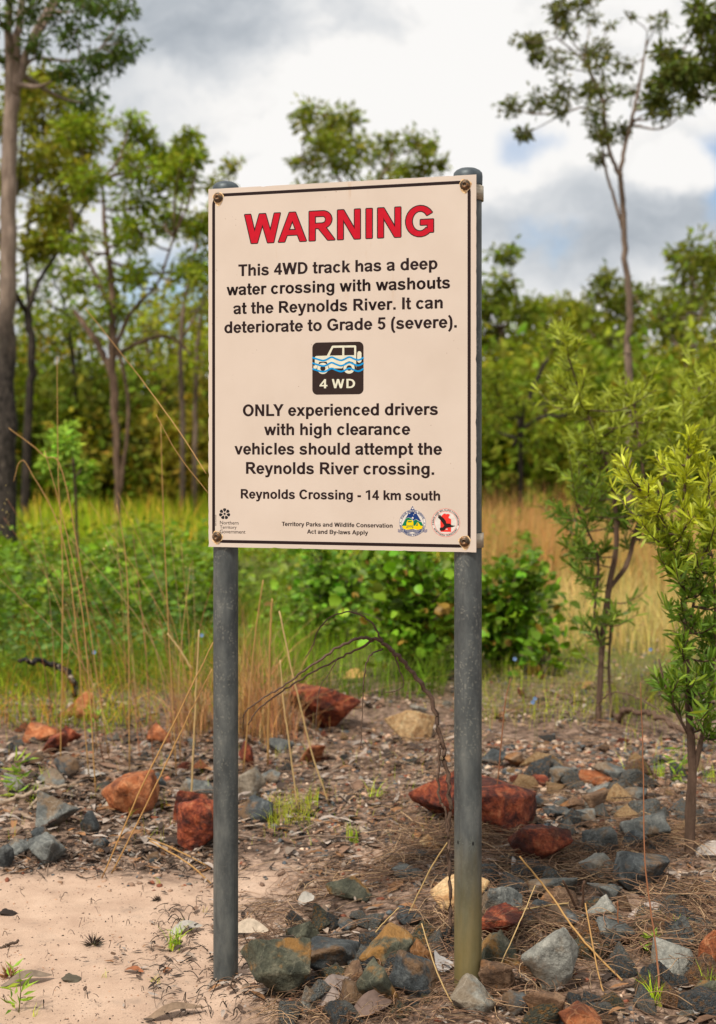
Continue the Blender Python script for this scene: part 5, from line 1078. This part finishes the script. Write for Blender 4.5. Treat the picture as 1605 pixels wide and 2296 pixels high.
sapling('acacia_sapling', 4.5, [[(1545, 1925, 12), (1548, 1820, 12), (1552, 1720, 10), (1545, 1600, 8), (1537, 1450, 7), (1532, 1300, 6), (1530, 1180, 4), (1538, 1060, 3), (1545, 985, 2)], [(1552, 1740, 8), (1580, 1640, 5), (1600, 1540, 4), (1612, 1400, 3), (1608, 1250, 2)], [(1537, 1440, 4), (1560, 1320, 3), (1580, 1200, 2.5), (1590, 1050, 2)], [(1545, 1650, 4), (1500, 1560, 2.5), (1480, 1480, 2)], [(1532, 1300, 4), (1490, 1180, 3), (1450, 1120, 2), (1410, 1060, 1.5)]],
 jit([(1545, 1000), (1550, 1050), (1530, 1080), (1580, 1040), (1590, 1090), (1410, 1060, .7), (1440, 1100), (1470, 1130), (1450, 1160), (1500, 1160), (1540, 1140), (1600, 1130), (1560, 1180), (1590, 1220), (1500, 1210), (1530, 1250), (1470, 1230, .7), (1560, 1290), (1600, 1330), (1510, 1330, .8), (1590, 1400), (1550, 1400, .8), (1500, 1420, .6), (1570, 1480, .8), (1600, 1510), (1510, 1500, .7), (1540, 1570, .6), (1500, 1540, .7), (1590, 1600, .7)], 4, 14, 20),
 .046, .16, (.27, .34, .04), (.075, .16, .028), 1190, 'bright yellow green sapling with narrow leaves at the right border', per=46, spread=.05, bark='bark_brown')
# seedling on the left in the stones
for (px, py, h, lab) in ((40, 1800, .16, 'small leafy seedling beside the pale stone at the left border'), (215, 1650, .12, 'bushy green seedling in the litter on the left'), (42, 2270, .10, 'tiny green weed in the lower left corner'), (395, 2130, .05, 'mossy green tuft beside the left post on the sand'), (1462, 2150, .07, 'mossy green tuft in the straw on the right'), (1522, 1760, .14, 'green sprout left of the near sapling stem')):
    b = gp(px, py); t = MB(); n = 26; tube(t, np.array([b, b + [.005, 0, h * .5], b + [0, .005, h]]) - b, [.0015, .0012, .0008], 4, (.12, .16, .04))
    pos = np.stack([rng.normal(0, h * .12, n), rng.normal(0, h * .12, n), rng.uniform(.1, 1, n) * h], 1); leaves(t, pos, unit(rng.normal(size=(n, 3))) * [1, 1, .4] + (0, 0, .3), h * rng.uniform(.25, .5, n), h * .08, tints(n, (.16, .28, .05)))
    tag(t.build('seedling', M['leaf'], loc=tuple(b)), lab, 'seedling')

# ------------------------------------------------------------------ twigs, branches, stalks
def path_obj(name, paths, mat, label, cat, tint, sides=6, group=None, rough=.08, ground_first=True, nn=8):
    """paths: lists of (px, py, Y, radius_px)"""
    m2 = MB(); o0 = None
    for tr in paths:
        P = np.array([at(p[0], p[1], p[2]) for p in tr])
        if o0 is None: o0 = P[0].copy(); o0[2] = float(H(o0[0], o0[1])) if ground_first else o0[2]; P[0] = o0
        sp = spline(P, nn); rr = np.interp(np.linspace(0, 1, len(sp)), np.linspace(0, 1, len(tr)), [p[3] / F * p[2] * (.72 if name == 'grass_stalk' else 1) for p in tr])
        sp[1:-1] += rng.normal(0, 1, sp[1:-1].shape) * rr[1:-1, None] * rough * 6; tube(m2, sp - o0, rr, sides, tint, rough=rough)
    o = m2.build(name, mat, loc=tuple(o0), smooth=True); return tag(o, label, cat, group)
dt = (.11, .07, .05); YT = 3.72
path_obj('dead_twig', [[(1008, 2170, YT, 4.5), (1010, 2050, YT, 4.5), (1006, 1900, YT, 4.5), (1008, 1780, YT, 5), (990, 1670, YT, 5.5), (968, 1580, YT, 5.5), (920, 1500, YT, 5), (870, 1452, YT, 5), (832, 1432, YT, 4), (780, 1440, YT - .05, 3), (700, 1490, YT - .1, 2.5), (640, 1535, YT - .1, 2.2), (580, 1572, YT - .1, 2), (548, 1600, YT - .1, 1.6), (545, 1640, YT - .1, 1.2)],
 [(836, 1436, YT, 3), (770, 1472, YT + .05, 2.3), (700, 1508, YT + .08, 2.2), (640, 1545, YT + .1, 2), (580, 1590, YT + .1, 1.8), (556, 1625, YT + .1, 1.4)], [(860, 1448, YT, 2.4), (840, 1405, YT, 2), (800, 1375, YT, 1.8), (752, 1378, YT, 1.6), (715, 1410, YT, 1.4), (700, 1450, YT, 1.2), (685, 1475, YT, 1)],
 [(858, 1455, YT, 2), (825, 1475, YT - .05, 1.6), (815, 1540, YT - .05, 1.5), (812, 1600, YT - .05, 1.3), (808, 1680, YT - .05, 1)], [(880, 1462, YT, 2), (895, 1500, YT, 1.6), (904, 1535, YT, 1.4), (885, 1550, YT, 1.2), (862, 1552, YT, 1)],
 [(985, 1660, YT, 3.6), (983, 1720, YT, 3.2), (985, 1790, YT, 3), (998, 1820, YT, 2.6), (1005, 1880, YT, 2.4)], [(755, 1478, YT, 1.4), (738, 1510, YT, 1.1), (718, 1540, YT, 1), (710, 1600, YT, .9), (708, 1660, YT, .7)]],
 M['twig'], 'dead brown twig arching from the right post over to the left', 'twig', dt)
path_obj('charred_branch', [[(172, 1560, 7.1, 6), (165, 1525, 7.1, 7), (140, 1498, 7.1, 7), (105, 1488, 7.1, 6.5), (70, 1482, 7.0, 5.5), (40, 1480, 7.0, 3.5)]],
 principled('charred', lambda q: q.ramp(q.noise(objc(q), 28, 4, .5), [(.42, (.008, .007, .007)), (.58, (.02, .015, .012)), (.66, (.35, .28, .2))]), .7), 'short charred black branch curving down at the left', 'branch', dt)
path_obj('fallen_branch', [[(1392, 1625, 6.9, 7), (1396, 1597, 6.8, 7), (1430, 1596, 6.7, 6), (1480, 1608, 6.6, 6), (1530, 1640, 6.4, 6), (1600, 1665, 6.3, 5)], [(1338, 1605, 6.2, 1.6), (1345, 1575, 6.2, 1.6), (1380, 1552, 6.0, 1.6), (1440, 1570, 5.8, 1.6), (1490, 1605, 5.6, 1.6), (1530, 1660, 5.4, 1.4)]],
 M['twig'], 'crooked dead branch lying at the foot of the dark green shrub', 'branch', (.13, .08, .055))
path_obj('pale_branch', [[(-20, 1812, 5.3, 5), (50, 1785, 5.3, 5), (95, 1768, 5.35, 4.5), (150, 1760, 5.4, 3.5)], [(95, 1770, 5.35, 3.5), (75, 1800, 5.3, 3), (65, 1815, 5.3, 2.4)]], M['twig'], 'pale fallen branch left of the squarish grey block', 'branch', (.34, .26, .19))
path_obj('dark_stick', [[(75, 1880, 4.9, 3), (100, 1852, 4.9, 3.4), (125, 1836, 4.9, 3)]], M['twig'], 'dark stick leaning on the front of the squarish grey block', 'stick', (.07, .05, .04))
path_obj('dark_stick', [[(-5, 2126, 3.82, 3), (20, 2118, 3.83, 3.6), (42, 2108, 3.84, 3)]], M['twig'], 'dark stick on the sand at the left border', 'stick', (.08, .055, .04), ground_first=False)
path_obj('dead_stump', [[(1290, 2140, 3.85, 5), (1297, 2080, 3.85, 4.5), (1310, 1975, 3.8, 2.4)], [(1292, 2125, 3.85, 4), (1300, 2060, 3.85, 4), (1262, 1975, 3.8, 2.4)], [(1292, 2130, 3.85, 3), (1230, 2080, 3.8, 2.4), (1178, 2026, 3.8, 1.8)], [(1298, 2070, 3.85, 4), (1320, 2110, 3.8, 3), (1340, 2150, 3.75, 2)]],
 M['twig'], 'cluster of broken upright dead sticks in the right pile', 'dead plant', (.10, .055, .035))
gold = (.44, .25, .085); pale = (.52, .36, .16); rust_ = (.27, .11, .05)
stalks = [
 ([(228, 1965, 4.45, 2.4), (320, 1760, 4.4, 2.6), (400, 1600, 4.4, 2.4), (478, 1440, 4.4, 1.8)], gold, 'long straw stalk leaning right from the sand towards the left post, upper one'),
 ([(250, 1955, 4.5, 2.4), (340, 1780, 4.45, 2.4), (420, 1610, 4.45, 2.2), (476, 1500, 4.4, 1.6)], gold, 'long straw stalk leaning right from the sand towards the left post, lower one'),
 ([(428, 1765, 5.4, 3), (438, 1580, 5.4, 3), (446, 1412, 5.4, 2.4)], pale, 'short upright golden stalk just left of the left post'),
 ([(738, 1790, 5.3, 2.6), (700, 1690, 5.3, 2.8), (660, 1530, 5.3, 2.8), (626, 1370, 5.3, 2.4)], pale, 'pale straw stalk leaning left between the posts, taller one'),
 ([(668, 1800, 5.2, 2.4), (650, 1680, 5.2, 2.6), (636, 1580, 5.2, 2.6), (628, 1480, 5.2, 2)], pale, 'pale straw stalk leaning left between the posts, shorter one'),
 ([(430, 1500, 5.9, 3), (402, 1455, 5.9, 3), (375, 1420, 5.9, 2.6)], pale, 'broken pale straw piece floating in the grass left of the post'),
 ([(545, 1560, 5.9, 2.4), (570, 1440, 5.9, 2.4), (590, 1300, 5.9, 1.8)], gold, 'golden stalk rising right beside the left post'),
 ([(600, 1480, 6.0, 3.4), (606, 1420, 6.0, 3.4), (610, 1342, 6.0, 2.6)], gold, 'thick short golden stem end right of the left post'),
 ([(478, 1985, 4.42, 2.4), (420, 1935, 4.45, 2.4), (335, 1885, 4.6, 2.2)], gold, 'fallen straw lying on the sand edge by the left post, front one'),
 ([(462, 1940, 4.6, 2.2), (400, 1908, 4.7, 2.2), (330, 1878, 4.8, 2)], gold, 'fallen straw lying on the sand edge by the left post, rear one'),
 ([(905, 2065, 3.9, 2.4), (965, 1950, 3.85, 2.6), (1006, 1885, 3.8, 2.2)], pale, 'straw leaning against the left side of the right post'),
 ([(1022, 2300, 3.32, 2.4), (980, 2180, 3.35, 2.4), (945, 2070, 3.4, 2)], pale, 'straw leaning left in front of the right post foot'),
 ([(803, 2140, 3.75, 2.2), (850, 2080, 3.75, 2.2), (895, 2035, 3.75, 1.8)], pale, 'straw leaning over the stones left of the right post'),
 ([(1395, 2230, 3.45, 3.4), (1300, 2100, 3.6, 3.6), (1230, 2000, 3.7, 3.2), (1165, 1920, 3.75, 2.8)], gold, 'thickest golden straw lying diagonally over the right pile'),
 ([(1372, 2305, 3.35, 2.6), (1345, 2200, 3.4, 2.8), (1312, 2025, 3.5, 2.4)], gold, 'upright straw crossing the thick diagonal one on the right'),
 ([(1480, 2300, 3.35, 4.2), (1470, 2120, 3.4, 3), (1446, 1930, 3.45, 2.4), (1442, 1722, 3.5, 2), (1436, 1530, 3.5, 1.2)], rust_, 'tall thin reddish stem rising in front of the sapling'),
 ([(1385, 2160, 3.7, 2.8), (1386, 2080, 3.7, 2.8), (1384, 2020, 3.7, 2.2)], rust_, 'short dark upright stem in the right pile'),
 ([(1105, 1720, 4.8, 2.2), (1130, 1600, 4.8, 2), (1145, 1520, 4.8, 1.2)], rust_, 'thin brown stem standing right of the right post'),
 ([(1110, 2250, 3.5, 2), (1160, 2080, 3.55, 2), (1200, 1985, 3.6, 1.4)], pale, 'thin pale straw leaning right beside the largest pale block'),
 ([(1165, 2040, 3.8, 3), (1220, 2032, 3.8, 3), (1275, 2025, 3.8, 2.4)], pale, 'thick short straw lying level on the dark slab'),
 ([(462, 1062, 4.2, 1.5), (400, 965, 4.3, 1.5), (320, 855, 4.4, 1.4), (250, 765, 4.4, 1.2), (190, 690, 4.4, 1)], gold, 'long thin stalk reaching up left from behind the board'),
 ([(470, 1110, 4.3, 1.3), (400, 1020, 4.3, 1.3), (350, 930, 4.3, 1)], gold, 'second thin stalk behind the board, below the long one'),
]
for pth, c, lab in stalks: path_obj('grass_stalk', [pth], M['straw'], lab, 'stalk', c, 5, rough=.04, ground_first=pth[0][1] > 1150 and 'fallen' not in lab and 'floating' not in lab and 'level' not in lab)
# the many thin reddish stalks left
rg3 = np.random.default_rng(8)
for k in range(34):
    b = gp(rg3.uniform(120, 470), rg3.uniform(1560, 1720)); hh = rg3.uniform(.5, 1.15); ln = rg3.normal(-.15, .22) * hh; m2 = MB()
    sp = spline(np.array([[0, 0, 0], [ln * .3, rg3.normal(0, .05), hh * .5], [ln, rg3.normal(0, .1), hh]]), 6); tube(m2, sp, np.linspace(.0021, .0008, len(sp)), 4, np.array((rust_, gold, (.42, .26, .12))[k % 3]) * rg3.uniform(.8, 1.2))
    n = 14; pos = sp[-1] + rg3.normal(0, .02, (n, 3)) * [1, 1, 3] - [0, 0, .05]
    if k % 2: leaves(m2, pos, rg3.normal(size=(n, 3)) + (0, 0, 1), .014, .004, (.50, .40, .14))
    tag(m2.build('grass_stalk', M['straw'], loc=tuple(b)), 'thin reddish brown grass stem in the stand left of the left post', 'stalk', 'thin grass stems left of the left post')
# arching stalks left, nearer the meadow
for pth, lab in [([(245, 1300, 6.2, 1.8), (150, 1100, 6.2, 1.8), (95, 1020, 6.2, 1.6), (20, 960, 6.2, 1.2)], 'arching stalk that sweeps to the left border before the meadow'), ([(200, 1560, 5.8, 2), (150, 1250, 5.8, 1.8), (70, 1060, 5.8, 1.4), (45, 1035, 5.8, 1.2), (30, 1080, 5.8, 1)], 'drooping seed stalk in front of the tall pale tree'), ([(135, 1560, 5.8, 2), (140, 1300, 5.8, 1.8), (130, 1050, 5.8, 1.5), (128, 800, 5.8, 1)], 'very tall straight stalk in front of the dark forked tree'), ([(215, 1640, 5.5, 2.2), (190, 1420, 5.5, 2), (150, 1200, 5.5, 1.6), (100, 1010, 5.5, 1)], 'tall stalk leaning left before the bright green young tree'), ([(395, 1500, 5.9, 2), (370, 1250, 5.9, 1.7), (360, 950, 5.9, 1.1)], 'tall straight stalk midway to the board'), ([(290, 1540, 5.9, 2), (285, 1300, 5.9, 1.7), (262, 1130, 5.9, 1.1)], 'straight stalk below the many stemmed tree')]:
    path_obj('grass_stalk', [pth], M['straw'], lab, 'stalk', gold, 5, rough=.04)
# tussocks of dry straw
for cx_, cy_, n, hh, wd, lab in ((595, 1650, 520, .55, .10, 'dense tussock of brown dry grass right of the left post'), (440, 1640, 260, .45, .10, 'dry grass tussock showing left of the left post'), (560, 1600, 200, .75, .07, 'tall thin tuft of dry grass close behind the left post')):
    b = gp(cx_, cy_); mb = MB(); P = np.stack([rng.normal(0, wd, n), rng.normal(0, wd, n), np.zeros(n)], 1); az = rng.uniform(0, 6.28, n); le = np.abs(rng.normal(0, .75, n))
    blades(mb, P, rng.uniform(.15, 1, n) * hh, .0034, np.stack([np.cos(az) * le, np.sin(az) * le, 0 * az], 1), tints(n, (.36, .19, .08), .45, .12), 5); tag(mb.build('dry_tussock', M['straw'], loc=tuple(b)), lab, 'tussock')
# small dried plants on the sand
for px, py, s_, c, lab in ((208, 2120, .035, (.08, .06, .045), 'small dark dried tuft in the middle of the sand'), (162, 2198, .03, (.10, .085, .06), 'round ant mound of dark grains on the sand'), (20, 2190, .035, (.32, .14, .06), 'reddish dried weed at the lower left border'), (352, 2020, .02, (.06, .045, .035), 'tiny dark tuft on the sand near the left post'), (18, 2050, .03, (.03, .022, .018), 'black charcoal lump at the left border of the sand')):
    b = gp(px, py); m2 = MB(); n = 60; dr = unit(rng.normal(size=(n, 3)) * [1, 1, .6] + (0, 0, .5)); dr[:, 2] = abs(dr[:, 2])
    if 'mound' in lab or 'lump' in lab: m2.add(rock_verts(5, 4, 14, .12)[0] * np.array([s_, s_ * .8, s_ * .35]), rock_verts(5, 4, 14, .12)[1], c)
    else: leaves(m2, np.zeros((n, 3)) + dr * s_ * .1, dr, s_ * rng.uniform(.6, 1.2, n), s_ * .09, tints(n, c))
    tag(m2.build('ant_mound' if 'mound' in lab else 'charcoal_lump' if 'lump' in lab else 'dried_weed', M['litter'], loc=tuple(b)), lab, 'mound' if 'mound' in lab else 'charcoal' if 'lump' in lab else 'weed')
# blue flowers
for px, py, Y in ((452, 1424, 6.3), (211, 1462, 6.2), (1154, 1477, 6.0), (1199, 1566, 5.9), (1194, 1574, 5.9), (1458, 1456, 6.5)):
    p = at(px, py, Y); m2 = MB(); a = np.linspace(0, 2 * np.pi, 5, endpoint=False); D = np.stack([np.cos(a), 0 * a - .2, np.sin(a)], 1); round_leaves(m2, D * .001, D, .009, .008, (.12, .22, .75), 6, up=np.tile([[0, -1., .1]], (5, 1)))
    gz = float(H(p[0], p[1])); tube(m2, np.array([[0, 0, 0], [.01, 0, (gz - p[2]) / 2], [0, .01, gz - p[2]]]), .0008, 3, (.1, .15, .04))
    tag(m2.build('blue_flower', M['leaf'], loc=tuple(p)), 'tiny blue wildflower on a thin stem in the grass', 'flower', 'tiny blue wildflowers')
